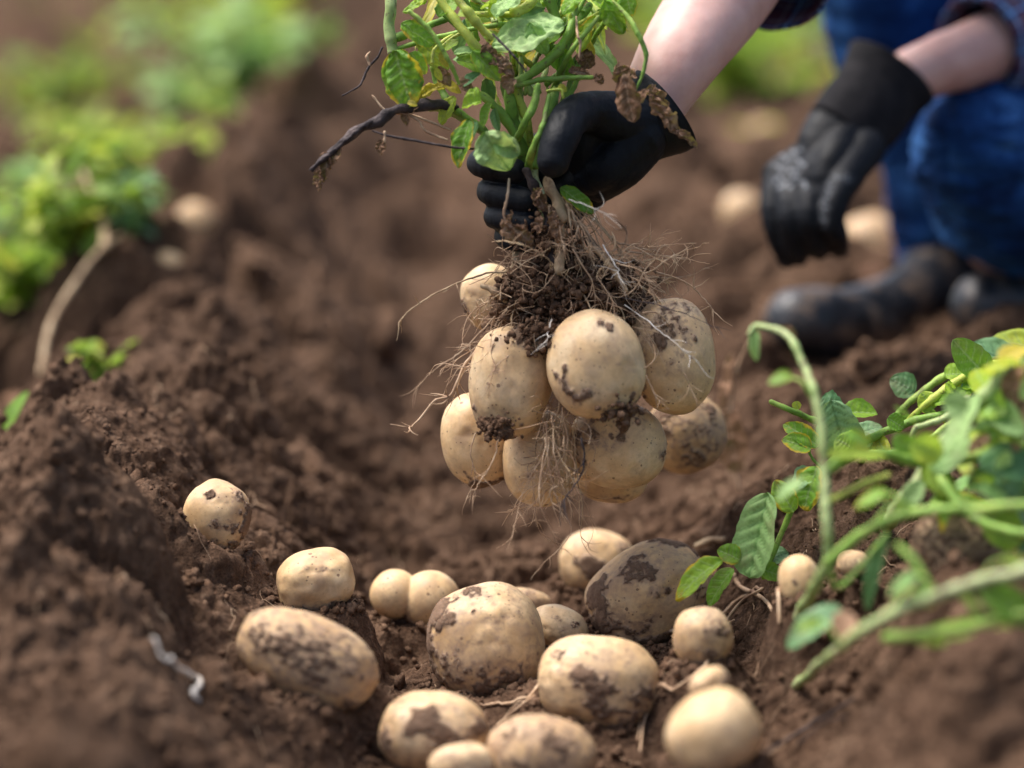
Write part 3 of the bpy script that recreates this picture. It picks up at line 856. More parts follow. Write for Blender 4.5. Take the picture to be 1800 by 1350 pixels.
# ------------------------------------------------------------------ the plant lifted out of the soil
D0 = 2.07
plant = empty("lifted_potato_plant", P(985, 300, D0), "uprooted green potato plant gripped upside up in the black glove, roots and soil dangling below", "potato plant")
S = [  # centre line, radius px, material
 ([(686,-60,2.08),(688,0,2.07),(686,50,2.07),(691,92,2.07)], [13,13,12], 'stem_pale'),
 ([(700,66,2.07),(735,52,2.08),(790,30,2.1)], [9,8,7], 'stem'),
 ([(690,88),(735,74),(785,62),(840,50),(890,42)], [5,6,6], 'stem'),
 ([(826,26,2.09),(870,25,2.08),(912,25,2.07)], [6,7,7], 'stem_yellow'),
 ([(762,-20,2.05),(790,22,2.045),(830,75,2.04),(866,110,2.05),(900,150,2.06),(925,210,2.07),(935,270,2.08)], [9,10,11,10,9], 'stem_yellow'),
 ([(800,-10,2.04),(830,30,2.035),(862,66,2.04)], [8,10,9], 'stem_yellow'),
 ([(720,20,2.03),(752,50,2.03),(785,100,2.03),(806,146,2.04)], [5,6,5,4], 'stem'),
 ([(806,146,2.05),(848,170,2.05),(885,205,2.06),(915,260,2.07),(928,300,2.08)], [6,9,12,11], 'stem'),
 ([(1012,-40,2.06),(1008,20,2.06),(1000,56,2.05),(966,105,2.045),(915,140,2.05),(895,160,2.06),(905,220,2.07),(925,290,2.08)], [8,9,10,11,10,12,14,12], 'stem'),
 ([(1035,10,2.1),(1000,70,2.09),(985,130,2.08),(965,200,2.07),(940,290,2.07)], [9,10,11,11], 'stem'),
 ([(1002,-30,2.06),(1003,10,2.055),(1001,42,2.055)], [4,4,4], 'stem_yellow'),
 ([(1040,136,2.045),(1000,137,2.045),(950,141,2.045),(910,152,2.05)], [5,6,6,7], 'stem'),
 ([(946,150,2.035),(938,185,2.035),(920,220,2.04),(905,250,2.06)], [6,9,9,7], 'stem'),
 ([(966,168,2.04),(953,225,2.03),(936,262,2.035),(928,296,2.06)], [5,7,9,8], 'stem'),
 ([(962,160,2.03),(985,158,2.03),(990,172,2.03)], [3,4,2], 'stem_yellow'),
 ([(780,80,2.06),(800,64,2.06),(825,52,2.07)], [4,4,4], 'stem_yellow'),
 ([(760,110,2.06),(765,85,2.06),(800,60,2.07),(850,48,2.08)], [4,4,5], 'stem_yellow'),
 ([(1078,2,2.03),(1104,30,2.025),(1122,60,2.02),(1135,95,2.02),(1130,130,2.02),(1117,162,2.02)], [3,5,6,5,4,2], 'stem'),
 ([(1075,25,2.06),(1052,55,2.07),(1035,90,2.08),(1010,150,2.08),(975,220,2.08),(950,290,2.08)], [5,6,6,7], 'stem'),
 ([(1090,-30,2.08),(1060,20,2.09),(1030,80,2.1),(990,180,2.09),(955,290,2.09)], [7,8,8,9], 'stem'),
 ([(940,-60,2.07),(935,0,2.06),(905,20,2.06)], [12,13,11], 'stem_yellow'),
 ([(965,-60,2.08),(968,-10,2.07),(975,30,2.07)], [14,15,10], 'stem'),
 ([(870,-60,2.1),(880,0,2.1),(900,80,2.1),(915,180,2.09),(930,290,2.08)], [8,9,10,11], 'stem'),
 ([(757,186,2.08),(790,196,2.08),(840,225,2.08),(900,270,2.08)], [10,9,9,8], 'stem_pale'),
 ([(762,120,2.08),(770,150,2.08),(800,190,2.07),(850,230,2.07),(910,280,2.08)], [8,8,9,8], 'stem'),
 ([(925,280,2.08),(950,350,2.08),(975,420,2.08),(985,480,2.08)], [14,12,11], 'stem_pale'),
]
for i, (pl, r, mt) in enumerate(S):
    stem_px(plant, pl, [q_ * .84 for q_ in r], D0, mt, seed=i, n=36, seg=12)
stem_px(plant, [(800,190,2.07),(767,184,2.06),(709,190,2.05),(656,214,2.04),(611,242,2.035),(580,268,2.03),(549,299,2.03)], [8,10,9,9,9,7,3], D0, 'stem_dead', n=60, seg=16, nz=.8, seed=5, label="withered black stem sticking out to the left")
stem_px(plant, [(652,214,2.035),(620,236,2.03),(590,262,2.028),(560,285,2.025),(543,299,2.02)], [5,4,4,3,1], D0, 'stem_dead', n=40, nz=.8, seed=6)
stem_px(plant, [(990,372,2.06),(983,410,2.05),(986,440,2.05),(982,474,2.05)], [7,9,10,11], D0, 'root_thick', name='main_root', n=30, seg=14, nz=.3, seed=7, label="thick pale root running down into the soil lump")
stem_px(plant, [(962,318,2.05),(975,350,2.05),(990,385,2.05)], [9,10,8], D0, 'root_thick', name='main_root', n=20, seg=12, nz=.7, seed=8)
stem_px(plant, [(906,440,2.09),(905,470,2.09),(890,500,2.1)], [7,7,8], D0, 'root_thick', name='main_root', n=16, seg=10, nz=.4, seed=9)
stem_px(plant, [(925,300,2.05),(945,340,2.055),(965,400,2.06),(975,470,2.06)], [7,8,8,9], D0, 'stem_dead', name='main_root', n=24, seg=12, nz=.9, seed=12)
stem_px(plant, [(1000,340,2.08),(1025,400,2.08),(1055,460,2.08),(1090,520,2.08)], [6,6,5], D0, 'stem_dead', name='main_root', n=24, seg=10, nz=.9, seed=13)
stem_px(plant, [(1040,430,2.05),(1075,470,2.05),(1100,510,2.05)], [5,5,4], D0, 'root_thick', name='main_root', n=16, seg=10, nz=.4, seed=14)
stem_px(plant, [(848,502,2.06),(870,512,2.06),(890,530,2.07)], [4,7,5], D0, 'root_thick', name='main_root', n=14, seg=10, nz=.5, seed=15)
# withered twigs
for i, pl in enumerate([
  [(838,262,2.03),(790,258,2.03),(722,246,2.03),(680,238,2.03),(655,230,2.03)],
  [(785,246,2.05),(748,230,2.05),(733,210,2.05),(705,198,2.05)],
  [(790,228,2.06),(750,212,2.06),(715,200,2.06),(680,196,2.05),(655,168,2.05)],
  [(672,84,2.06),(664,100,2.06),(648,118,2.06),(638,140,2.06),(630,152,2.06),(602,168,2.06)],
  [(650,115,2.06),(645,100,2.06),(650,92,2.06)],
  [(895,315,2.03),(892,345,2.02),(886,380,2.02),(900,400,2.02),(915,415,2.02)],
  [(866,60,2.03),(900,95,2.02),(925,125,2.02)],
  [(1013,30,2.05),(1015,60,2.03),(1020,75,2.03),(1018,100,2.03)],
  [(676,232,2.03),(676,246,2.03),(672,262,2.03)]]):
    stem_px(plant, pl, [2.2, 2.6, 1.6], D0, 'stem_dead' if i % 3 == 0 else 'root', name='withered_twig', n=30, seg=6, nz=.5, seed=30 + i)

LV = [ # base, tip, width px, depth, mat, kw
 ((694,88),(722,188),82,2.045,'leaf_edge',dict(bend=.06,fold=.14,wave=.32,seed=3,crumple=.03,quilt=1.8,label="green leaf with a yellow and brown rim on the far left")),
 ((722,92),(748,130),34,2.05,'leaf_edge',dict(bend=.1,fold=.3,wave=.2,seed=4)),
 ((992,42),(862,76),90,2.045,'leaf_pale',dict(bend=.10,fold=.22,wave=.26,seed=5,quilt=2.0,label="big pale leaf seen from below with raised veins")),
 ((985,60),(900,92),60,2.07,'leaf',dict(bend=.1,fold=.3,wave=.2,seed=6)),
 ((846,182),(812,180),62,2.03,'leaf',dict(bend=.5,fold=.7,wave=.2,seed=7,label="small dark curled leaf")),
 ((826,208),(799,293),52,2.03,'leaf_edge',dict(bend=.10,fold=.15,wave=.25,seed=8,label="bright yellow green leaf hanging beside the index finger")),
 ((838,214),(822,250),34,2.04,'leaf_blue',dict(bend=.2,fold=.4,wave=.2,seed=9)),
 ((852,232),(888,300),78,2.01,'leaf_pale',dict(bend=.45,fold=.30,wave=.42,seed=10,quilt=.6,taper=.60,twist=.7,label="matt pale bluish leaf folded over the index finger")),
 ((868,248),(916,264),50,2.012,'leaf_pale',dict(bend=.25,fold=.1,wave=.2,seed=11,quilt=.4)),
 ((802,105),(892,124),44,2.05,'leaf',dict(bend=.15,fold=.3,wave=.15,seed=12)),
 ((798,96),(850,82),26,2.04,'leaf_pale',dict(bend=.3,fold=.5,wave=.15,seed=13)),
 ((845,130),(808,150),30,2.045,'leaf_blue',dict(bend=.15,fold=.35,wave=.15,seed=14)),
 ((806,72),(780,86),24,2.05,'leaf',dict(seed=15)),
 ((985,330),(1045,372),34,2.045,'leaf_edge',dict(bend=.15,fold=.2,wave=.35,seed=16,label="ragged green leaf below the thumb, yellow spotted")),
 ((1040,2),(1112,20),52,2.05,'leaf',dict(seed=17,wave=.25,fold=.4)),
 ((1070,20),(1098,50),34,2.05,'leaf_edge',dict(seed=18,wave=.25,fold=.4)),
 ((1100,-20),(1108,28),40,2.04,'leaf_edge',dict(seed=19,wave=.25)),
 ((750,2),(706,18),30,2.05,'leaf',dict(seed=20,wave=.35,crumple=.06)),
 ((760,-15),(728,6),32,2.05,'leaf',dict(seed=21,wave=.35)),
 ((930,10),(905,-20),40,2.06,'leaf_yellow',dict(seed=22,wave=.2)),
 ((1028,70),(1040,112),26,2.07,'leaf_yellow',dict(seed=23,wave=.3)),
 ((766,120),(775,142),14,2.035,'leaf_yellow',dict(seed=24)),
 ((738,140),(742,152),10,2.04,'leaf_yellow',dict(seed=25)),
 ((776,90),(785,118),18,2.06,'leaf_yellow',dict(seed=26)),
 ((716,180),(734,184),14,2.035,'leaf_yellow',dict(seed=27)),
 ((805,140),(830,158),24,2.045,'leaf_dry',dict(seed=28,crumple=.12)),
 ((768,140),(812,160),22,2.05,'leaf_yellow',dict(seed=29,crumple=.05)),
 ((865,180),(845,222),28,2.045,'leaf',dict(seed=30,fold=.5)),
 ((870,190),(875,232),22,2.05,'leaf_blue',dict(seed=31,fold=.5)),
 ((982,150),(996,160),14,2.03,'leaf_yellow',dict(seed=32)),
]
LV += [
 ((705,40),(765,78),40,2.05,'leaf_edge',dict(seed=301,wave=.3,crumple=.06)), ((735,70),(790,120),44,2.07,'leaf',dict(seed=302,wave=.3,crumple=.05)),
 ((770,30),(815,-15),44,2.05,'leaf',dict(seed=303,wave=.3)), ((830,90),(880,140),40,2.035,'leaf_edge',dict(seed=304,wave=.3,fold=.4)),
 ((1050,30),(1010,90),44,2.06,'leaf_edge',dict(seed=305,wave=.3)), ((1062,0),(1095,60),40,2.04,'leaf',dict(seed=306,wave=.35,crumple=.06)),
 ((870,30),(915,-20),50,2.05,'leaf_pale',dict(seed=307,wave=.3)), ((960,80),(1010,130),40,2.08,'leaf',dict(seed=308,wave=.3)),
 ((780,150),(735,165),30,2.055,'leaf_yellow',dict(seed=309,wave=.4,crumple=.1)), ((800,170),(770,215),36,2.06,'leaf',dict(seed=310,wave=.3)),
 ((930,40),(960,95),40,2.04,'leaf_pale',dict(seed=311,wave=.3,fold=.4)), ((1030,-20),(985,20),50,2.04,'leaf_edge',dict(seed=312,wave=.3))]
for b, t, w, d, m, kw in LV:
    leaf_px(plant, b, t, w, d, m, **kw)
rs = np.random.RandomState(77)
for i in range(54):      # the mass of small leaflets above and between the stems
    x = rs.uniform(700, 1100); y = rs.uniform(-30, 150) if i % 3 else rs.uniform(-60, 40)
    if x > 1020 and y > 40: y -= 90
    if x < 770: x += 90
    a = rs.uniform(0, 6.28); L = rs.uniform(34, 84)
    m = ['leaf', 'leaf', 'leaf_edge', 'leaf_blue', 'leaf_pale', 'leaf_yellow', 'leaf'][i % 7]
    leaf_px(plant, (x, y, D0 + rs.uniform(.0, .10)), (x + L * math.cos(a), y + L * math.sin(a), D0 + rs.uniform(-.02, .09)), L * rs.uniform(.4, .6), 2.09, m,
            face=FACE + rs.randn(3) * .5, seed=100 + i, hi=False, wave=.3, fold=rs.uniform(.1, .6), bend=rs.uniform(0, .5), crumple=rs.uniform(.02, .10))
for i in range(22):      # thin petioles crossing the bundle
    x = rs.uniform(720, 1070); y = rs.uniform(-60, 90); d_ = D0 + rs.uniform(-.03, .09); ex = 930 + (x - 930) * .35 + rs.uniform(-30, 30); ey = y + rs.uniform(50, 150)
    stem_px(plant, [(x, y, d_), ((x + ex) / 2 + rs.uniform(-25, 25), (y + ey) / 2 + rs.uniform(-15, 15), d_), (ex, ey, 2.09)], [rs.uniform(3, 5), rs.uniform(4, 7)], D0, ['stem', 'stem_yellow', 'stem', 'stem_pale'][i % 4], seed=300 + i, n=18, seg=8)
# dry, crumpled leaves
DRY = [((1090,116),(1104,150),40,2.02,dict(crumple=.16)), ((1078,124),(1120,132),34,2.03,dict(crumple=.2)), ((1096,130),(1112,214),50,2.015,dict(crumple=.05,label="torn half dry leaf tip pointing down over the glove's back")),
 ((1140,158),(1112,190),30,2.02,dict(crumple=.1)), ((1150,170),(1192,238),34,2.03,dict(crumple=.22,label="twisted dry brown strip beside the wrist")), ((1180,222),(1228,256),16,2.03,dict(crumple=.18)),
 ((1142,150),(1170,200),26,2.04,dict(crumple=.25)), ((580,270),(566,318),30,2.03,dict(crumple=.22,label="crumpled rusty leaf at the end of the withered stem")), ((562,300),(556,332),20,2.03,dict(crumple=.3)), ((600,262),(576,292),22,2.03,dict(crumple=.25)),
 ((672,246),(668,272),24,2.03,dict(crumple=.2)), ((713,196),(716,222),20,2.05,dict(crumple=.2)), ((735,185),(722,200),14,2.05,dict(crumple=.2)),
 ((850,78),(872,112),30,2.035,dict(crumple=.22)), ((868,98),(900,128),30,2.035,dict(crumple=.25)), ((1020,90),(1040,120),34,2.06,dict(crumple=.2)), ((1000,124),(1040,132),26,2.05,dict(crumple=.2)),
 ((900,130),(893,165),34,2.04,dict(crumple=.16)), ((1045,132),(1060,146),20,2.04,dict(crumple=.2)), ((768,118),(790,150),26,2.045,dict(crumple=.15)),
 ((885,385),(905,428),28,2.02,dict(crumple=.25)), ((900,398),(935,425),30,2.02,dict(crumple=.25)), ((950,380),(945,410),20,2.03,dict(crumple=.25)), ((940,330),(960,372),26,2.04,dict(crumple=.2)), ((970,372),(985,425),24,2.035,dict(crumple=.2)), ((938,352),(950,330),20,2.04,dict(crumple=.2)), ((900,370),(888,410),14,2.02,dict(crumple=.25))]
for i, (b, t, w, d, kw) in enumerate(DRY):
    leaf_px(plant, b, t, w, d, 'leaf_dry', name='dry_leaf', seed=200 + i, wave=.35, fold=.3, bend=.1, **kw)

# soil lump round the crown of the roots
mb = MB()
rs = np.random.RandomState(8)
v, f = ico(5)
for (cx, cy, cd, ra, rb, rc) in [(985,508,2.085,.052,.034,.022), (905,540,2.09,.020,.022,.024), (935,575,2.10,.022,.020,.018), (1070,500,2.10,.022,.020,.018), (940,500,2.075,.024,.024,.017), (1040,540,2.10,.034,.026,.022), (1100,560,2.12,.024,.024,.030), (1010,468,2.09,.022,.022,.016), (880,585,2.12,.016,.02,.02), (868,748,2.045,.013,.009,.007), (886,758,2.04,.009,.008,.005), (1092,722,2.02,.014,.009,.007), (1096,745,2.03,.006,.006,.008), (955,600,2.07,.010,.010,.016), (1005,560,2.06,.014,.012,.008)]:
    W = v * np.array([ra, rb, rc]); W = W + v * min(1, ra / .022) * (.013 * fbm(W * 60 + cx, 4, 3, .6, mode=1) + .005 * fbm(W * 230, 4, 4, .6))[:, None]
    mb.add(P(cx, cy, cd) + W, f)
lc = P(985, 512, 2.075)
n = 1900
q = rs.randn(n, 3); q /= np.linalg.norm(q, axis=1, keepdims=True)
C = lc + q * np.array([.058, .036, .031]) * rs.uniform(.72, .98, (n, 1))
V, F = scatter_lumps(C[:, 0], C[:, 1], C[:, 2], .0008 + .0036 * rs.rand(n) ** 2.2, 2, 5); mb.add(V, F)
for (cx, cy, cd, n, sp) in [(872,750,2.035,120,.007), (1088,722,2.01,100,.008), (1165,590,2.075,90,.010), (950,590,2.04,260,.012), (1105,500,2.09,160,.010), (960,420,2.06,220,.013), (1040,590,2.08,200,.016)]:
    C = P(cx, cy, cd) + rs.randn(n, 3) * sp * np.array([1.1, .6, .8])
    V, F = scatter_lumps(C[:, 0], C[:, 1], C[:, 2], .0007 + .003 * rs.rand(n) ** 2, 1, 6); mb.add(V, F)
lump = mb.build("soil_lump", M['crumb'], plant)
lump['label'] = "crumbly dark brown soil lump caught among the roots"

def root_path(p0, dirn, L, n=22, wig=.35, grav=.0, seed=0):
    r = np.random.RandomState(seed)
    d = np.array(dirn, float); d /= np.linalg.norm(d); p = np.array(p0, float); out = [p.copy()]
    drift = r.randn(3) * .12
    for i in range(n):
        drift = drift * .8 + r.randn(3) * wig * .4
        d = d + drift * .35 + np.array([0, 0, -grav]); d /= np.linalg.norm(d)
        p = p + d * L / n; out.append(p.copy())
    return np.array(out)

def root_obj(paths, r0, name='root', mat='root', label=None):
    mb = MB()
    for i, pth in enumerate(paths):
        k = 1.0 if i == 0 else .55
        mb.tube(pth, np.array([1, .85, .7, .45, .25]) * r0 * k, 6, nz=.4, seed=i)
    o = mb.build(name, M[mat], plant)
    if label: o['label'] = label

def with_twigs(path, n, seed, L=.02, grav=.02):
    r = np.random.RandomState(seed); out = [path]
    for k in range(n):
        i = r.randint(len(path) // 4, len(path) - 1)
        d = path[min(i + 1, len(path) - 1)] - path[i - 1]; d = d / (np.linalg.norm(d) + 1e-9) + r.randn(3) * .7
        out.append(root_path(path[i], d, L * r.uniform(.4, 1.2), 9, .6, grav, seed * 31 + k))
    return out

RT = [
 ([(890,478,2.07),(837,484,2.06),(778,506,2.05),(728,534,2.04),(704,556,2.04),(697,566,2.04)], 2.6, 'root_thick'),
 ([(868,556,2.06),(806,618,2.04),(767,650,2.03),(738,682,2.03)], 1.8, 'root'),
 ([(860,586,2.08),(817,641,2.07),(795,690,2.06),(767,704,2.06),(735,740,2.06),(720,748,2.06),(688,746,2.06)], 4.2, 'root'),
 ([(1085,428,2.08),(1120,430,2.07),(1155,431,2.06),(1222,422,2.05)], 2.4, 'root'),
 ([(1100,440,2.09),(1175,450,2.09),(1246,462,2.08)], 2.0, 'root'),
 ([(1110,470,2.09),(1194,492,2.08),(1233,524,2.08),(1256,555,2.08)], 2.8, 'root'),
 ([(1070,520,2.05),(1155,540,2.03),(1214,560,2.03),(1264,582,2.03)], 1.5, 'stem_dead'),
 ([(1097,536,2.05),(1155,579,2.03),(1194,610,2.01),(1229,641,2.01)], 1.6, 'sprout'),
 ([(970,730,2.04),(975,800,2.03),(985,850,2.03),(970,870,2.03),(990,930,2.03)], 2.4, 'root'),
 ([(1022,770,2.02),(1028,800,2.02),(1020,840,2.02),(990,880,2.02),(985,920,2.02)], 2.6, 'stem_dead'),
 ([(960,740,2.05),(966,830,2.04),(985,900,2.04),(1000,940,2.04),(946,998,2.03)], 2.0, 'root'),
 ([(836,760,2.05),(830,800,2.05),(840,840,2.05),(828,880,2.05)], 1.8, 'root'),
 ([(876,774,2.03),(862,820,2.03),(845,850,2.03),(832,872,2.03)], 1.8, 'root'),
 ([(1200,650,2.02),(1215,690,2.02),(1225,715,2.02)], 1.2, 'root'),
 ([(1135,660,2.02),(1155,700,2.02),(1180,722,2.02)], 1.4, 'root'),
 ([(970,562,2.03),(962,590,2.02),(955,606,2.02)], 1.6, 'sprout'),
 ([(1060,430,2.04),(1085,470,2.03),(1088,490,2.03)], 1.8, 'sprout'),
 ([(873,425,2.02),(910,430,2.0),(960,455,2.01),(975,480,2.03)], 1.6, 'root_thick'),
 ([(995,360,2.02),(1010,385,2.02),(1030,430,2.02),(1055,480,2.03)], 1.6, 'root'),
 ([(1000,350,2.02),(1040,365,2.01),(1070,380,2.01)], 1.2, 'sprout'),
]
for i, (pl, r, mt) in enumerate(RT):
    path = catmull(pts(pl, D0), 34)
    path = path + np.cumsum(np.random.RandomState(i).randn(34, 3) * .00035, 0)
    root_obj(with_twigs(path, 7, 500 + i, .022), r * 1.5 * D0 / FPX * .5, mat=mt)
for i, pl in enumerate([[(925,500,2.075),(905,540,2.06),(895,580,2.06)], [(1010,500,2.06),(1030,525,2.045),(1042,552,2.04)], [(1090,490,2.08),(1130,505,2.07),(1165,535,2.08)],
  [(930,470,2.08),(895,470,2.1),(868,485,2.15)], [(905,560,2.09),(862,620,2.10),(842,698,2.13)], [(960,560,2.06),(966,650,2.075),(955,730,2.10)], [(1060,540,2.09),(1100,620,2.10),(1085,715,2.11)], [(1110,520,2.1),(1150,640,2.16),(1195,700,2.22)]]):
    root_obj(with_twigs(catmull(pts(pl, D0), 24), 5, 1500 + i, .02), 4.6 * D0 / FPX * .5, name='stolon', mat='root_thick')
rs = np.random.RandomState(19)
for i in range(20):      # strands running down out of the fist and fanning to the right
    x0, y0 = rs.uniform(960, 1015), rs.uniform(330, 372); x1, y1 = rs.uniform(985, 1125), rs.uniform(430, 530); d0 = rs.uniform(2.045, 2.075)
    pth = catmull(pts([(x0, y0, d0), ((x0 * .45 + x1 * .55) - 8, (y0 + y1) / 2 - rs.uniform(0, 24), d0 - .006), (x1, y1, d0 + .01)]), 26)
    pth = pth + np.cumsum(rs.randn(26, 3) * .00032, 0)
    root_obj(with_twigs(pth, 4, 1700 + i, .018), rs.uniform(2.2, 5.5) * D0 / FPX * .5, mat=['root', 'root_thick'][i % 2])
rs = np.random.RandomState(12)
for i in range(84):
    k = i % 4
    if k == 0:     # right hand spray
        p0 = P(rs.uniform(1050, 1140), rs.uniform(440, 560), 2.08 + rs.uniform(-.04, .05)); d = RIGHT * 1 + UP * rs.uniform(-.45, .45) + VIEW * rs.uniform(-.4, .4); L = rs.uniform(.03, .085); g = .03
    elif k == 1:   # left hand spray, falling
        p0 = P(rs.uniform(860, 910), rs.uniform(500, 620), 2.08 + rs.uniform(-.04, .04)); d = -RIGHT * .8 + UP * rs.uniform(-1.3, -.3) + VIEW * rs.uniform(-.4, .3); L = rs.uniform(.03, .09); g = .04
    elif k == 2:   # curtain between the potatoes
        p0 = P(rs.uniform(955, 1010), rs.uniform(700, 790), 2.03 + rs.uniform(-.01, .05)); d = -UP + RIGHT * rs.uniform(-.25, .2) + VIEW * rs.uniform(-.2, .1); L = rs.uniform(.05, .125); g = .08
    else:          # from the crown down over the potatoes
        p0 = P(rs.uniform(980, 1090), rs.uniform(370, 520), 2.05 + rs.uniform(-.02, .03)); d = RIGHT * rs.uniform(-.2, .9) - UP * rs.uniform(.2, 1.0) - VIEW * .25; L = rs.uniform(.03, .07); g = .03
    pth = root_path(p0, d, L, 24, .5, g, 900 + i)
    root_obj(with_twigs(pth, 6, 700 + i, .02), rs.uniform(1.5, 3.4) * D0 / FPX * .5, mat='root' if i % 5 else 'root_thick')
mb = MB()
for i in range(620):    # hair roots nobody could count
    p0 = P(rs.uniform(880, 1130), rs.uniform(430, 590), 2.07 + rs.uniform(-.03, .04))
    if i % 4 == 0: p0 = P(rs.uniform(950, 1010), rs.uniform(700, 860), 2.04 + rs.uniform(-.01, .05))
    d = rs.randn(3) + (RIGHT if p0[0] > P(1000, 0, 2.07)[0] else -RIGHT) * .8 - UP * .5
    mb.tube(root_path(p0, d, rs.uniform(.01, .045), 9, .7, .05, 3000 + i), rs.uniform(.00016, .00042), 4, cap=False)
mb.build("hair_roots", M['root'], plant)['kind'] = "stuff"
# ------------------------------------------------------------------ the person
def mat_cloth_black(name):
    t = NT(name); v = t.coord('Object')
    n = t.noise(v, 34, 5, .6); w = t.noise(v, 900, 2, .6)
    c = t.ramp(n, [(.35, (.0035, .0045, .007)), (.62, (.008, .010, .015)), (.80, (.028, .027, .029))])
    pr = t.attr("print")
    c = t.mix(t.math('MULTIPLY', pr, t.rng(t.noise(v, 240, 3), .42, .6, .0, .75), True), c, (.34, .36, .40))
    c = t.mix(t.rng(t.noise(v, 60, 6, .75, .6), .58, .75, 0, .3, True), c, (.060, .042, .032))
    b = t.bump(t.noise(v, 120, 4, .6), .5, .0016); b = t.bump(w, .6, .0006, b)
    t.set(Base_Color=c, Roughness=t.rng(n, .3, .7, .45, .7), Normal=b)
    t.b.inputs["Specular IOR Level"].default_value = .18
    return t.m
M['glove'] = mat_cloth_black("glove_rubber")
M['cuff'] = mat_simple("glove_knit", [(.3, (.007, .007, .009)), (.7, (.022, .020, .022))], 60, .85, .6, .001, spec=.15)
M['skin'] = mat_simple("skin", [(.3, (.50, .275, .235)), (.5, (.60, .36, .31)), (.7, (.66, .42, .37))], 22, .45, .25, .0006, spec=.4, bscale=240, sss=.15)
def mat_denim():
    t = NT("denim"); v = t.coord('Object')
    n = t.noise(v, 11, 6, .68); f = t.noise(v, 700, 2, .6)
    s1 = t.noise(t.n("ShaderNodeMapping", {"Vector": v, "Scale": (1, 1, .12)}).outputs[0], 420, 2, .6)
    s2 = t.noise(t.n("ShaderNodeMapping", {"Vector": v, "Scale": (.15, 1, 1)}).outputs[0], 380, 2, .6)
    c = t.ramp(n, [(.32, (.002, .010, .045)), (.5, (.009, .048, .17)), (.70, (.05, .16, .40))])
    c = t.mix(.45, c, t.ramp(t.math('MULTIPLY', t.math('ADD', s1, s2), .5), [(.4, (.35, .35, .4)), (.6, (1.7, 1.7, 1.6))]), 'MULTIPLY')
    t.set(Base_Color=c, Roughness=.85, Normal=t.bump(f, .4, .0006))
    t.b.inputs["Specular IOR Level"].default_value = .15
    return t.m
M['denim'] = mat_denim()
def mat_plaid():
    t = NT("plaid"); a = t.attr("along"); r = t.attr("around")
    def stripes(x, per, lo, w):
        m = t.math('FRACT', t.math('MULTIPLY', x, 1.0 / per))
        return t.math('LESS_THAN', t.math('ABSOLUTE', t.math('SUBTRACT', m, lo)), w)
    c = t.mix(t.math('MULTIPLY', stripes(a, .045, .5, .22), .7), (.015, .028, .10), (.085, .018, .035))
    c = t.mix(t.math('MULTIPLY', stripes(r, .045, .5, .22), .6), c, (.09, .02, .04))
    for x in (a, r):
        c = t.mix(t.math('MULTIPLY', stripes(x, .045, .12, .035), .75), c, (.16, .32, .62))
        c = t.mix(t.math('MULTIPLY', stripes(x, .0225, .8, .03), .45), c, (.45, .50, .60))
    v = t.coord('Object')
    t.set(Base_Color=c, Roughness=.85, Normal=t.bump(t.noise(v, 600, 2), .4, .0006))
    return t.m
M['plaid'] = mat_plaid()
M['boot'] = mat_simple("boot_rubber", [(.40, (.008, .010, .014)), (.52, (.022, .024, .030)), (.64, (.12, .085, .062))], 26, .42, .5, .002, spec=.5, dist=.6)

def chain(mb, lst, n=None, seg=20, flat=None):
    """lst of (px,py,d,radius m)"""
    C = np.array([P(a, b, c) for a, b, c, _ in lst]); r = np.array([q[3] for q in lst])
    n = n or 10 * len(lst)
    path = catmull(C, n)
    V, F, caps = tube(path, r, seg, flat=flat)
    mb.add(V, F, *caps)

elbowR = (1405, -190, 2.38, .044); elbowL = (1930, 10, 2.68, .044)
shR = (1650, -430, 2.60, .062); shL = (2130, -400, 2.78, .062)
# one continuous body: both arms, shoulders, trunk, both legs
mb = MB()
chain(mb, [(1128,222,2.13,.029),(1150,175,2.135,.031),(1189,107,2.15,.037),(1264,0,2.21,.0455),(1330,-95,2.29,.047), elbowR], 40)
chain(mb, [elbowR, (1530,-320,2.5,.048), shR], 20)
chain(mb, [(1560,152,2.55,.028),(1640,118,2.565,.032),(1740,84,2.60,.038),(1830,50,2.64,.044), elbowL], 40)
chain(mb, [elbowL, (2030,-200,2.72,.048), shL], 20)
chain(mb, [shR, (1900,-470,2.78,.09), shL], 20)
chain(mb, [(1900,-440,2.8,.11),(1990,-240,2.9,.13),(2070,-20,3.05,.13),(2090,60,3.1,.14)], 24)
chain(mb, [(2000,50,3.1,.08),(1760,-20,2.98,.075),(1540,-55,2.86,.055)], 20)
chain(mb, [(1540,-55,2.86,.055),(1590,150,2.9,.05),(1640,320,2.95,.045),(1655,480,2.99,.035)], 24)
chain(mb, [(2150,130,3.05,.08),(1900,200,2.8,.072),(1715,262,2.62,.06)], 20)
chain(mb, [(1715,262,2.62,.06),(1760,400,2.72,.052),(1900,500,2.86,.036)], 20)
def skinfine(co, no): return .0012 * fbm(co * 40, 2, 3) 
bme, _ = fuse(mb, .006, 8, skinfine, "person")
person = link("person", bme, M['skin'], origin=P(1990, 520, 3.0))
tag(person, "crouching person in black gloves, blue jeans and plaid shirt, lifting a potato plant", "person")

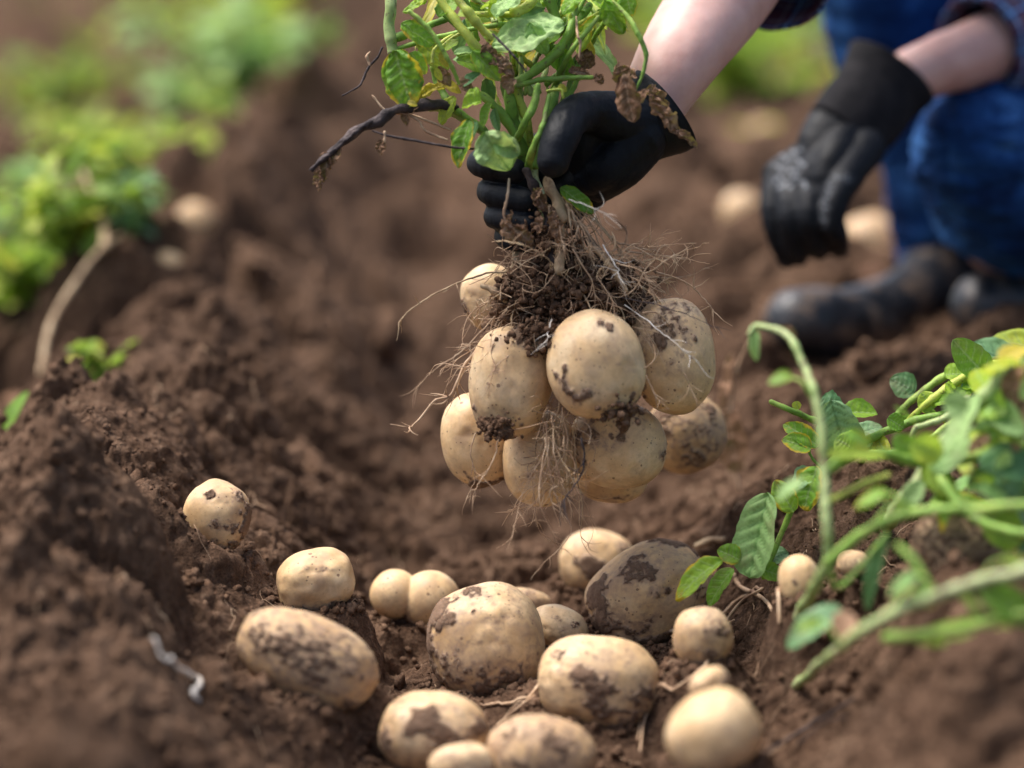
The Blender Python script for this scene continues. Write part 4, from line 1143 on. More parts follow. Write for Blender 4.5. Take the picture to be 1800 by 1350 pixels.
# hand that holds the plant: palm, thumb, four fingers closing round the stems
def px_r(p, d=2.1): return p * d / FPX
def hand_mesh():
    mb = MB()
    R = px_r
    mc = {'i': (1015,232,2.155), 'm': (1012,280,2.165), 'r': (1018,322,2.165), 'p': (1030,352,2.16)}
    tips = {
     'i': [(*mc['i'], R(27)), (940,262,2.165,R(27)), (856,282,2.135,R(25)), (852,290,2.085,R(24)), (905,300,2.062,R(22))],
     'm': [(*mc['m'], R(27)), (945,318,2.175,R(26)), (872,332,2.140,R(25)), (868,340,2.085,R(24.5)), (925,352,2.060,R(21))],
     'r': [(*mc['r'], R(26)), (955,358,2.17,R(25)), (882,374,2.135,R(24)), (878,382,2.085,R(23)), (930,394,2.062,R(20))],
     'p': [(*mc['p'], R(24)), (965,392,2.16,R(22)), (898,410,2.128,R(21)), (894,418,2.088,R(21)), (925,428,2.07,R(18))],
    }
    for k, c in tips.items(): chain(mb, c, 46, 18)
    w = (1128, 222, 2.13, R(56))
    for k, a in (('i', 30), ('m', 32), ('r', 32), ('p', 28)):
        x, y, d = mc[k]
        chain(mb, [(x, y, d, R(a)), ((x + w[0]) / 2, (y + w[1]) / 2 + 6, d - .012, R(a + 8)), w], 20)
    # ball of the thumb and the thumb, in front of the stems
    chain(mb, [(1120,215,2.115,R(52)), (1075,205,2.095,R(46)), (1035,196,2.075,R(36)), (1003,208,2.05,R(33)), (984,245,2.03,R(33)), (972,283,2.025,R(29))], 50, 22)
    chain(mb, [(1120,250,2.12,R(52)), (1085,290,2.115,R(48)), (1055,318,2.125,R(38))], 24, 22)
    chain(mb, [(1118,215,2.122,R(58)), (1078,250,2.118,R(54)), (1058,285,2.122,R(46))], 20, 22)
    chain(mb, [(1120,240,2.115,R(54)), (1070,290,2.108,R(42)), (1040,310,2.115,R(34))], 20, 22)
    chain(mb, [(1060,215,2.105,R(36)), (1030,240,2.10,R(30)), (1022,280,2.112,R(30))], 20, 22)
    def disp(co, no):
        return .0012 * fbm(co * 28, 3, 8) + .0007 * fbm(co * np.array([180, 60, 60]), 2, 18)
    return fuse(mb, .0012, 5, disp, "glove")
gme, gco = hand_mesh(); attr(gme, "print", np.zeros(len(gco)))
gl = link("glove", gme, M['glove'], person)
gl['label'] = "black glove with four fingers and thumb clenched round the stems"

def cuff(lst, thick, parent, mat, name, seg=40, n=26, fold=.05, flat=None, seed=0):
    C = np.array([P(a, b, c) for a, b, c, _ in lst]); r = np.array([q[3] for q in lst])
    path = catmull(C, n)
    rr = np.interp(np.linspace(0, 1, n), np.linspace(0, 1, len(r)), r)
    V1, F1, _ = tube(path, rr, seg, cap=False, flat=flat)
    V2, F2, _ = tube(path, rr - thick, seg, cap=False, flat=flat)
    nz = 1 + fold * fbm(np.stack([np.tile(np.cos(np.linspace(0, 6.283, seg, endpoint=False)) * 1.6, n), np.tile(np.sin(np.linspace(0, 6.283, seg, endpoint=False)) * 1.6, n), np.repeat(np.linspace(0, 3, n), seg)], 1), 3, seed)
    cc = np.repeat(path, seg, 0)
    V1 = cc + (V1 - cc) * nz[:, None]; V2 = cc + (V2 - cc) * nz[:, None]
    mb = MB(); mb.n = 0
    V = np.vstack([V1, V2]); N1 = len(V1)
    j = np.arange(seg); j2 = (j + 1) % seg; e = (n - 1) * seg
    rim = np.stack([e + j, e + j2, N1 + e + j2, N1 + e + j], -1); rim0 = np.stack([j2, j, N1 + j, N1 + j2], -1)
    L = np.concatenate([[0], np.cumsum(np.linalg.norm(np.diff(path, axis=0), axis=1))])
    al = np.tile(np.repeat(L, seg), 2); ar = np.tile(np.tile(np.linspace(0, 2 * math.pi, seg, endpoint=False) * rr.mean(), n), 2)
    mb.add(V, F1, F2[:, ::-1] + N1, rim, rim0, along=al, around=ar)
    mb.A['print'] = [np.zeros(len(V))]
    return mb, mb.mesh(name)
def place(me, name, mat, label=None):
    o = link(name, me, mat, person)
    if label: o['label'] = label
    return o
_, cm = cuff([(1098,240,2.125,.029),(1122,224,2.13,.034),(1142,210,2.132,.038),(1156,200,2.133,.0415),(1166,192,2.134,.0435)], .0020, person, 'glove', 'glove_cuff', fold=.06, seed=3)
place(cm, 'glove_cuff', M['glove'])

# second glove, hanging relaxed over the knee
mb = MB()
R = lambda p: p * 2.5 / FPX
gc = [(1558,148,2.55,R(66)), (1510,205,2.53,R(78)), (1470,262,2.51,R(74))]
chain(mb, gc, 30, 26, flat=(.62, -VIEW))
kn = {'i': (1452,312,2.475), 'm': (1418,325,2.485), 'r': (1388,322,2.50), 'p': (1366,308,2.52)}
for k, a in (('i', 30), ('m', 32), ('r', 30), ('p', 27)):
    x, y, d = kn[k]
    chain(mb, [(1490, 235, 2.515, R(40)), ((x + 1480) / 2, (y + 240) / 2, d + .01, R(a + 5)), (x, y, d, R(a))], 20, 18)
chain(mb, [(*kn['i'], R(28)), (1458,372,2.47,R(25)), (1470,415,2.49,R(22)), (1474,436,2.515,R(19))], 30, 16)
chain(mb, [(*kn['m'], R(29)), (1424,382,2.465,R(26)), (1432,425,2.485,R(23)), (1440,440,2.51,R(19))], 30, 16)
chain(mb, [(*kn['r'], R(28)), (1390,380,2.475,R(25)), (1398,432,2.49,R(22)), (1404,452,2.51,R(18))], 30, 16)
chain(mb, [(*kn['p'], R(25)), (1358,368,2.50,R(22)), (1368,420,2.50,R(20)), (1384,456,2.51,R(17))], 30, 16)
chain(mb, [(1520,262,2.50,R(38)), (1492,306,2.47,R(29)), (1470,352,2.455,R(25)), (1464,392,2.455,R(21)), (1470,410,2.46,R(18))], 36, 16)
def d2(co, no): return .0016 * fbm(co * 22, 3, 18) + .0008 * fbm(co * np.array([60, 60, 150]), 2, 28)
gme, gco = fuse(mb, .0018, 4, d2, "glove")
# worn printed lettering marks on the back of the hand
marks = [[(1356,278),(1372,272),(1386,282)],[(1362,292),(1384,298),(1404,300)],[(1368,312),(1360,322),(1370,330),(1380,320),(1370,312)],[(1388,330),(1398,318),(1414,322),(1418,336)],[(1392,268),(1410,262)],[(1398,280),(1414,290)],[(1386,308),(1400,312)],[(1468,312),(1452,350),(1446,392)],[(1474,318),(1490,312)]]
pm = np.zeros(len(gco))
loc = gco - ORG; dd = loc @ VIEW; sx = 900 + (loc @ RIGHT) / dd * FPX; sy = 675 - (loc @ UP) / dd * FPX
no = np.empty(len(gco) * 3, dtype=np.float32); gme.vertices.foreach_get("normal", no); no = no.reshape(-1, 3)
for mk in marks:
    q = catmull(np.array([(a, b, 0) for a, b in mk]), 24)[:, :2]
    wd = 8 if mk[0][0] > 1450 else 3.6
    for a, b in q: pm = np.maximum(pm, np.exp(-((sx - a) ** 2 + (sy - b) ** 2) / wd ** 2) * (.5 if wd > 5 else 1))
pm *= (no @ -VIEW > .1)
attr(gme, "print", pm)
place(gme, "glove", M['glove'], "black glove hanging relaxed over the knee, worn white print on its back")
_, cm = cuff([(1480,240,2.515,R(74)),(1515,200,2.53,R(80)),(1545,160,2.545,R(80)),(1568,128,2.555,R(92))], .0018, person, 'cuff', 'glove_cuff', fold=.04, flat=(.62, -VIEW), seed=5)
place(cm, 'glove_cuff', M['cuff'])

# jeans
mb = MB()
chain(mb, [(2090,60,3.1,.15),(2010,40,3.1,.095),(1760,-30,2.98,.088),(1600,-60,2.88,.078),(1540,-60,2.86,.074)], 26, 28)
chain(mb, [(1535,-62,2.86,.074),(1562,100,2.9,.066),(1622,260,2.94,.057),(1640,380,2.97,.055),(1652,440,2.99,.055)], 30, 28)
chain(mb, [(2090,60,3.1,.15),(2150,130,3.05,.10),(1900,200,2.8,.092),(1770,245,2.66,.083),(1722,262,2.62,.076)], 26, 28)
chain(mb, [(1722,262,2.62,.076),(1765,335,2.68,.084),(1850,395,2.78,.076),(1980,470,2.92,.058)], 30, 28)
def dj(co, no):
    k = co - P(1722, 300, 2.62)
    r1 = np.exp(-np.sum(k * k, 1) / .12 ** 2)
    return .007 * fbm(co * np.array([7, 7, 16]), 3, 8, mode=1) + .007 * fbm(co * np.array([14, 14, 40]), 3, 12, mode=1) * (.6 + r1)
jm, _ = fuse(mb, .0035, 5, dj, "jeans")
place(jm, "jeans", M['denim'], "blue denim jeans, tight over the bent knee")
# plaid shirt: trunk and rolled sleeves
mb = MB()
chain(mb, [(1900,-450,2.8,.13),(1990,-240,2.9,.155),(2070,-40,3.05,.158)], 24, 26)
chain(mb, [(1650,-430,2.60,.078),(1900,-470,2.78,.11),(2130,-400,2.78,.078)], 20, 24)
sm, sco = fuse(mb, .006, 4, lambda co, no: .006 * fbm(co * 9, 3, 5), "shirt")
attr(sm, "along", sco @ UP + 5); attr(sm, "around", sco @ RIGHT + 5)
place(sm, "shirt", M['plaid'], "dark blue and maroon plaid shirt with rolled sleeves")
_, cm = cuff([(1352,-42,2.29,.058),(1372,-75,2.32,.060),(1420,-190,2.39,.062),(1530,-320,2.5,.066),(1650,-430,2.6,.072)], .003, person, 'plaid', 'sleeve', fold=.10, seed=11, n=40)
place(cm, 'sleeve', M['plaid'])
_, cm = cuff([(1722,80,2.595,.049),(1750,68,2.61,.053),(1850,30,2.65,.056),(1945,0,2.68,.058),(2040,-200,2.72,.064),(2130,-390,2.78,.072)], .003, person, 'plaid', 'sleeve', fold=.12, seed=14, n=60)
place(cm, 'sleeve', M['plaid'])
_, cm = cuff([(1720,82,2.59,.055),(1738,74,2.60,.060),(1765,63,2.61,.061),(1792,52,2.62,.059)], .004, person, 'plaid', 'sleeve_fold', fold=.10, seed=15, n=20)
place(cm, 'sleeve_fold', M['plaid'])
# boots
def boot(off, lab):
    dx, dy, dz = off
    q = lambda l: [(a + dx, b + dy, c + dz, r) for a, b, c, r in l]
    mb = MB()
    chain(mb, q([(1402,566,2.76,.040),(1445,570,2.78,.043),(1520,580,2.84,.040),(1620,584,2.92,.036),(1725,584,3.0,.034)]), 40, 24)
    chain(mb, q([(1440,566,2.79,.034),(1540,552,2.86,.040),(1625,520,2.93,.048),(1668,450,2.99,.056),(1672,380,3.02,.060)]), 40, 24)
    chain(mb, q([(1725,575,3.0,.036),(1700,500,3.0,.045),(1680,430,3.0,.052)]), 20, 20)
    bm_, _ = fuse(mb, .004, 5, lambda co, no: .0025 * fbm(co * 26, 4, 9, mode=1), "boot")
    b = place(bm_, "boot", M['boot'], lab)
    mb = MB()
    chain(mb, q([(1400,606,2.765,.034),(1450,612,2.79,.040),(1540,614,2.85,.036),(1640,612,2.93,.034),(1720,608,3.0,.034)]), 40, 28, flat=(.42, UP))
    so = mb.build("boot_sole", M['boot'], b); 
    return b
boot((0, 0, 0), "dusty black rubber boot, toe pointing at the hanging potatoes")
boot((330, -28, -.03), "black rubber boot under the near knee")
# ------------------------------------------------------------------ vines lying on the right bank
v1 = empty("fallen_potato_vine", P(1600, 760, 2.1), "green potato vine lying across the right bank, sharp leaves at its left end", "potato vine")
VS = [
 ([(1355,706,2.10),(1392,722,2.10),(1432,740,2.11),(1500,760,2.13)], [4.5,6,7], 'stem'),
 ([(1342,1015,2.06),(1375,935,2.07),(1400,880,2.07),(1450,822,2.08),(1500,785,2.09),(1590,745,2.10),(1680,722,2.09),(1760,680,2.08),(1860,600,2.1)], [5,6,7,8,9,9,9], 'stem'),
 ([(1566,742,2.13),(1600,706,2.13),(1650,668,2.13),(1710,638,2.13),(1790,628,2.13),(1880,610,2.15)], [6,7,8,8,7], 'stem'),
 ([(1580,756,2.11),(1625,712,2.10),(1680,672,2.10),(1740,642,2.10),(1820,640,2.1)], [6,8,8,7], 'stem_yellow'),
 ([(1372,886,2.06),(1352,882,2.06),(1345,892,2.06)], [3,4,3], 'stem'),
 ([(1530,795,2.05),(1600,790,2.04),(1690,730,2.04)], [5,6,6], 'stem'),
 ([(1440,820,2.07),(1425,800,2.07),(1420,780,2.07)], [3,3,3], 'stem'),
 ([(1600,790,2.0),(1610,755,2.0),(1660,735,2.0),(1700,700,2.0)], [5,6,6], 'stem_pale'),
]
for i, (pl, r, m) in enumerate(VS): stem_px(v1, pl, r, 2.1, m, seed=50 + i, n=44, seg=12)
for b, t, w, d, m, kw in [
 ((1352,866),(1316,1016),92,2.055,'leaf_pale',dict(bend=.04,fold=.30,wave=.10,seed=41,quilt=2.2,taper=.40,label="largest sharp leaf, pale green with ribbed veins, pointing down")),
 ((1270,985),(1180,1044),57,2.03,'leaf_edge',dict(bend=.2,fold=.4,wave=.25,seed=42,label="bright yellow green leaf hanging over the blotched potato")),
 ((1290,1000),(1240,1062),46,2.05,'leaf',dict(seed=43,fold=.4)),
 ((1300,985),(1262,965),44,2.06,'leaf_edge',dict(seed=44,fold=.4)),
 ((1345,985),(1385,968),49,2.07,'leaf_blue',dict(seed=45)), ((1335,1000),(1378,1012),39,2.05,'leaf',dict(seed=46)),
 ((1462,704),(1484,806),84,2.065,'leaf_blue',dict(bend=.35,fold=.1,wave=.12,seed=47,taper=.35,label="bluish green leaf folded over the arching stem")),
 ((1440,712),(1490,724),75,2.085,'leaf_blue',dict(bend=.5,fold=.1,wave=.1,seed=48)),
 ((1480,728),(1543,720),52,2.09,'leaf',dict(bend=.2,fold=.55,wave=.1,seed=49)),
 ((1500,765),(1550,745),41,2.11,'leaf_blue',dict(seed=50)),
 ((1438,785),(1382,742),44,2.07,'leaf_edge',dict(seed=51,fold=.5,bend=.3)), ((1425,790),(1376,770),44,2.065,'leaf_edge',dict(seed=52,fold=.4,edgev=.1)),
 ((1432,830),(1392,850),52,2.06,'leaf_blue',dict(seed=53)), ((1438,820),(1408,895),70,2.05,'leaf_edge',dict(seed=54,wave=.2,edgev=.12,label="green and yellow mottled leaf")),
 ((1395,900),(1362,845),44,2.055,'leaf_edge',dict(seed=55,wave=.2)),
 ((1742,670),(1672,598),62,2.09,'leaf',dict(bend=-.1,fold=.25,wave=.08,seed=56,quilt=.8,label="bright green upright leaf above the twin stems")),
 ((1790,640),(1706,604),67,2.16,'leaf_blue',dict(bend=.15,fold=.1,wave=.08,seed=57,quilt=.2,label="dark glossy leaf at the right edge")), ((1850,620),(1745,590),70,2.18,'leaf',dict(seed=58,quilt=.2,fold=.1)),
 ((1608,690),(1566,664),52,2.14,'leaf_blue',dict(seed=59)), ((1660,660),(1700,655),46,2.12,'leaf',dict(seed=60)),
 ((1700,660),(1730,700),57,2.10,'leaf_blue',dict(seed=61)), ((1650,690),(1715,700),52,2.10,'leaf_edge',dict(seed=62)),
 ((1640,720),(1620,690),39,2.1,'leaf',dict(seed=63)), ((1560,735),(1590,752),36,2.08,'leaf',dict(seed=64)),
 ((1500,790),(1470,770),57,2.02,'leaf',dict(seed=65)), ((1400,705),(1402,720),18,2.09,'leaf',dict(seed=66)),
]: leaf_px(v1, b, t, w, d, m, **kw)

v2 = empty("arching_potato_stem", P(1455, 1000, 1.76), "tall pale green potato stem arching up out of the near right soil, blurred", "potato stem")
stem_px(v2, [(1316,586,1.86),(1334,572,1.86),(1382,588,1.84),(1412,640,1.82),(1430,690,1.80),(1444,760,1.79),(1450,840,1.78),(1452,920,1.77),(1456,985,1.775)], [3,5,7,7.5,8,9,9,9], 1.8, 'stem_pale', n=60, seg=14, seed=71)
stem_px(v2, [(1458,985,1.775),(1432,1036,1.81),(1387,1112,hit(1387,1112) + .03)], [11,12,12], 1.75, 'stem_pale', n=24, seg=14, seed=72)
stem_px(v2, [(1455,985,1.76),(1520,935,1.75),(1610,900,1.74),(1700,895,1.72),(1800,890,1.70)], [9,9,10,10], 1.75, 'stem', n=44, seg=14, seed=73)
stem_px(v2, [(1460,1000,1.76),(1480,1030,1.77),(1560,940,1.78)], [5,5,5], 1.75, 'stem', n=24, seed=74)
leaf_px(v2, (1330,580), (1318,632), 26, 1.86, 'leaf_pale', seed=75, bend=.4)
leaf_px(v2, (1372,575), (1400,598), 26, 1.85, 'leaf_dry', name='dry_leaf', seed=76, crumple=.15)
leaf_px(v2, (1560,940), (1510,1070), 40, 1.78, 'leaf_blue', seed=77, bend=.2, fold=.5)
leaf_px(v2, (1480,1070), (1375,1120), 60, 1.76, 'leaf_blue', seed=78, bend=.3)
leaf_px(v2, (1450,800), (1560,795), 30, 1.80, 'leaf', seed=79, bend=.1)

v3 = empty("near_potato_vine", P(1620, 1060, 1.68), "thick pale vine stem slanting across the lower right corner, out of focus", "potato vine")
stem_px(v3, [(1400,1205,hit(1400,1205) + .03),(1480,1135,1.70),(1560,1080,1.66),(1640,1050,1.65),(1730,1020,1.64),(1850,1000,1.62)], [10,11,11,12,11], 1.66, 'stem_pale', n=50, seg=14, seed=81)
stem_px(v3, [(1640,1050,1.65),(1610,990,1.66),(1580,960,1.67)], [8,7,7], 1.66, 'stem', n=20, seed=82)
stem_px(v3, [(1560,1120,1.66),(1660,1110,1.65),(1780,1085,1.64),(1850,1075,1.63)], [10,10,11], 1.66, 'stem', n=30, seed=83)
stem_px(v3, [(1690,1040,1.66),(1720,1080,1.66),(1740,1120,1.67)], [8,8,8], 1.66, 'stem', n=20, seed=88)
leaf_px(v3, (1610,1130), (1780,1095), 60, 1.66, 'leaf', seed=84, bend=.1)
leaf_px(v3, (1720,1040), (1840,1090), 70, 1.64, 'leaf', seed=85)
leaf_px(v3, (1620,1010), (1640,1050), 26, 1.65, 'sprout', seed=86) if False else leaf_px(v3, (1612,1030), (1645,1048), 26, 1.65, 'leaf_pale', seed=86)
leaf_px(v3, (1500,1080), (1470,1120), 60, 1.7, 'leaf_dry', name='dry_leaf', seed=87)

for i, (x, y, d_, ow) in enumerate([(1430,700,1.80,v2),(1448,800,1.79,v2),(1451,880,1.78,v2),(1530,930,1.75,v2),(1600,903,1.74,v2),(1680,896,1.72,v2),(1480,1135,1.67,v3),(1560,1082,1.66,v3),(1650,1048,1.65,v3),(1720,1022,1.64,v3)]):
    sg = 1 if i % 2 else -1
    stem_px(ow, [(x, y, d_), (x + 22 * sg, y - 30, d_), (x + 40 * sg, y - 36 - 5 * i % 20, d_ + .01)], [5, 3, 2.5], d_, 'stem', seed=320 + i, n=14, seg=8)
    leaf_px(ow, (x + 38 * sg, y - 38), (x + (80 + 5 * i % 30) * sg, y - 34 + 12 * (i % 3)), 30, d_, ['leaf_weed', 'leaf_edge', 'leaf_pale'][i % 3], seed=340 + i, hi=False, bend=.3, wave=.3, fold=.3)
v4 = empty("tangled_potato_vine", P(1720, 780, 1.85), "tangled leafy vine at the right edge with pale bud-like folded leaves, out of focus", "potato vine")
for i, (pl, r, m) in enumerate([
 ([(1560,925,hit(1560,925) + .03),(1582,890,1.87),(1620,840,1.86),(1680,760,1.85),(1730,700,1.84),(1770,650,1.83)], [14,15,16,14], 'stem_pale'),
 ([(1450,830,1.80),(1500,800,1.81),(1560,800,1.83),(1640,815,1.85),(1740,800,1.86),(1850,790,1.86)], [8,9,10,10], 'stem'),
 ([(1640,820,1.84),(1700,900,1.80),(1760,930,1.78),(1850,940,1.76)], [9,9,9], 'stem'),
 ([(1740,700,1.84),(1790,660,1.84),(1850,620,1.84)], [12,13,12], 'stem_yellow'),
 ([(1460,880,1.80),(1520,850,1.80),(1560,835,1.80)], [6,6,5], 'stem_yellow'),
]): stem_px(v4, pl, r, 1.84, m, seed=90 + i, n=40, seg=12)
rs = np.random.RandomState(41)
for b, t, w, m in [((1668,800),(1720,690),54,'leaf_pale'),((1640,830),(1700,760),44,'leaf_pale'),((1592,890),(1620,845),34,'leaf_pale'),
 ((1700,800),(1800,740),60,'leaf'),((1720,820),(1830,800),70,'leaf_blue'),((1740,850),(1840,900),80,'leaf_blue'),((1640,850),(1700,900),60,'leaf'),((1600,780),(1660,800),50,'leaf'),
 ((1690,870),(1640,920),46,'leaf_edge'),((1780,780),(1840,700),60,'leaf'),((1700,720),(1660,700),40,'leaf_pale'),((1620,800),(1570,770),40,'leaf'),((1730,900),(1800,960),60,'leaf'),
 ((1660,840),(1600,850),40,'leaf_yellow'),((1760,640),(1800,600),40,'leaf_yellow'),((1750,660),(1830,690),50,'leaf_pale'),((1770,830),(1700,850),50,'leaf_blue'),((1800,950),(1850,1000),60,'leaf_blue')]:
    leaf_px(v4, b, t, w * 1.25, 1.84 + rs.uniform(-.06, .06), m, seed=int(b[0] + t[1]) % 211, bend=rs.uniform(.05, .4), fold=rs.uniform(.1, .5), face=FACE + rs.randn(3) * .35)
for i in range(34):
    x = rs.uniform(1600, 1830); y = 690 + (1800 - x) * .35 + rs.uniform(-30, 170); a = rs.uniform(0, 6.28); L = rs.uniform(50, 95)
    leaf_px(v4, (x, y, 1.86 + rs.uniform(-.05, .12)), (x + L * math.cos(a), y + L * .7 * math.sin(a), 1.86 + rs.uniform(-.06, .1)), L * rs.uniform(.45, .65), 1.86, ['leaf_weed', 'leaf_pale', 'leaf_edge', 'leaf_weed', 'leaf_pale'][i % 5], seed=400 + i, hi=False, bend=rs.uniform(0, .4), fold=rs.uniform(.1, .5), face=FACE + rs.randn(3) * .4)
for b, t, w in [((1790,640),(1770,740),40),((1800,700),(1780,790),50),((1690,760),(1650,790),30),((1740,770),(1700,790),30)]:
    leaf_px(v4, b, t, w, 1.82, 'leaf_dry', name='dry_leaf', seed=(b[0] * 7) % 97, crumple=.15)

for i in range(16):      # more leaflets along the sharp stems
    t_ = rs.rand(); q = ((1400 + 380 * t_, 870 - 200 * t_ - 30 * math.sin(3 * t_)) if i % 2 else (1570 + 230 * t_, 745 - 115 * t_)); a = rs.uniform(0, 6.28); L = rs.uniform(36, 64)
    leaf_px(v1, (*q, 2.10), (q[0] + L * math.cos(a), q[1] + L * .75 * math.sin(a), 2.09 + rs.uniform(-.03, .04)), L * rs.uniform(.55, .75), 2.1, ['leaf', 'leaf_weed', 'leaf_edge', 'leaf_pale'][i % 4], seed=500 + i, bend=rs.uniform(0, .35), fold=rs.uniform(.1, .45), wave=.2, face=FACE + rs.randn(3) * .3)

# dead seedling behind the hanging potatoes
v5 = empty("withered_seedling", P(1285, 820, 2.42), "withered pinkish brown leaf on a thin stalk behind the darkest hanging potato", "dead plant")
stem_px(v5, [(1318,600,2.40),(1296,650,2.41),(1285,720,2.42),(1290,800,2.43),(1300,860,2.43)], [3,3,4,4], 2.4, 'root', seed=95)
leaf_px(v5, (1280,720), (1290,835), 66, 2.41, 'leaf_dry', name='dry_leaf', seed=96, bend=.1, crumple=.05)
leaf_px(v5, (1290,620), (1262,720), 24, 2.41, 'leaf_dry', name='dry_leaf', seed=97, bend=.1, crumple=.1)

# a white sprout and loose roots on the soil
def on_soil(lst, lift=.002):
    out = []
    for a, b in lst:
        D_ = RIGHT * ((a - 900) / FPX) + UP * ((675 - b) / FPX) + VIEW
        t = 1.35
        while t < 6:
            q = ORG + D_ * t
            if q[2] <= gz(q[0], q[1])[0] + lift: break
            t += .004
        out.append(q)
    return np.array(out)
def strand(name, lst, rpx, mat, label, cat, lift=.002, extra=(), group=None):
    C = on_soil(lst, lift); C[:, 2] += 0
    dm_ = np.linalg.norm(C.mean(0) - ORG)
    mb = MB(); path = catmull(C, 40)
    gz_ = gz(path[:, 0], path[:, 1]) + lift * .6; path[:, 2] = np.maximum(path[:, 2], gz_)
    mb.tube(path, np.array(rpx) * dm_ / FPX, 8, nz=.3, seed=3)
    for e in extra:
        C2 = on_soil(e, lift); p2 = catmull(C2, 24); p2[:, 2] = np.maximum(p2[:, 2], gz(p2[:, 0], p2[:, 1]) + lift * .5)
        mb.tube(p2, np.array(rpx) * .6 * dm_ / FPX, 6, nz=.3, seed=4)
    tag(mb.build(name, M[mat]), label, cat, group)
strand("white_sprout", [(268,1138),(300,1166),(338,1188),(352,1200),(340,1218),(350,1232)], [2,4,5,6,5,3.5], 'sprout', "bent white sprout lying on the left slope, out of focus", "sprout", .004)
strand("loose_root", [(1165,1110),(1200,1108),(1240,1112),(1290,1060),(1340,1035)], [2.5,3.5,3.5], 'root', "pale bent root lying between the blotched potato and the small dusty one", "root", .010, extra=([(1180,1118),(1215,1130),(1260,1140)], [(1225,1150),(1250,1115),(1290,1090)]))
strand("loose_root", [(1290,1010),(1300,1030),(1345,1055),(1370,1100)], [4,4,3], 'root', "kinked pale root below the biggest vine leaf", "root", .012, extra=([(1340,1035),(1300,1060),(1260,1120),(1240,1180),(1200,1240)],))
strand("loose_root", [(845,1240),(880,1238),(925,1228),(950,1200)], [2,3,3], 'root', "thin root between the biggest potato and the one with the star-like stain", "root", .004, extra=([(885,1265),(915,1240),(940,1222)],))
strand("loose_root", [(1130,1230),(1180,1215),(1240,1170),(1290,1120)], [3,3,2], 'root', "long thin root running up from the stained potato", "root", .010, extra=([(1125,1320),(1135,1260),(1170,1200)], [(1160,1200),(1130,1260),(1120,1300)]))
strand("loose_root", [(1300,1350),(1400,1290),(1500,1230)], [2,3,3], 'stem_dead', "dark root slanting across the soil in the lower right corner", "root", .008, extra=([(1400,1310),(1450,1270),(1490,1260)],))
strand("loose_root", [(1226,960),(1250,950),(1272,948)], [6,6,5], 'root_thick', "short thick root stub behind the blotched potato", "root", .012)
strand("loose_root", [(432,876),(448,884),(468,892)], [.8,1.2,.6], 'root', "tiny rusty root beside the potato highest up the left slope", "root", .006, extra=([(440,870),(455,878)],[(440,890),(452,884)]))

# ------------------------------------------------------------------ leafy plants beyond the ridges (all well out of focus)
def foliage_proto(seed, n, h, spread, mat):
    r = np.random.RandomState(seed); ml = MB(); ms = MB()
    for k in range(max(3, n // 9)):
        a = r.uniform(0, 6.28); ln = h * r.uniform(.6, 1.1); lean = r.uniform(.2, 1.0)
        tip = np.array([math.cos(a) * spread * lean, math.sin(a) * spread * lean, ln])
        path = catmull(np.array([[0, 0, -.02], tip * np.array([.35, .35, .6]), tip]), 12)
        ms.tube(path, [.004, .003, .0015], 6)
        for j in range(9):
            i = r.randint(3, 12); b = path[i]
            d = r.randn(3) * np.array([1, 1, .45]); d /= np.linalg.norm(d)
            V, F, vein, edge = leaf_grid(b, b + d * r.uniform(.03, .07), r.uniform(.022, .042), np.array([0, 0, 1.0]) + r.randn(3) * .4, seed=seed * 50 + k * 9 + j, nt=6, ns=5, wave=.2, bend=r.uniform(0, .4))
            ml.add(V, F, vein=vein * .4, edge=edge, var=r.rand())
    return ml.mesh("foliage"), ms.mesh("stems")
protos = [foliage_proto(s, n, h, sp, None) for s, n, h, sp in [(1, 70, .16, .13), (2, 90, .13, .18), (3, 50, .20, .10), (4, 110, .18, .20)]]
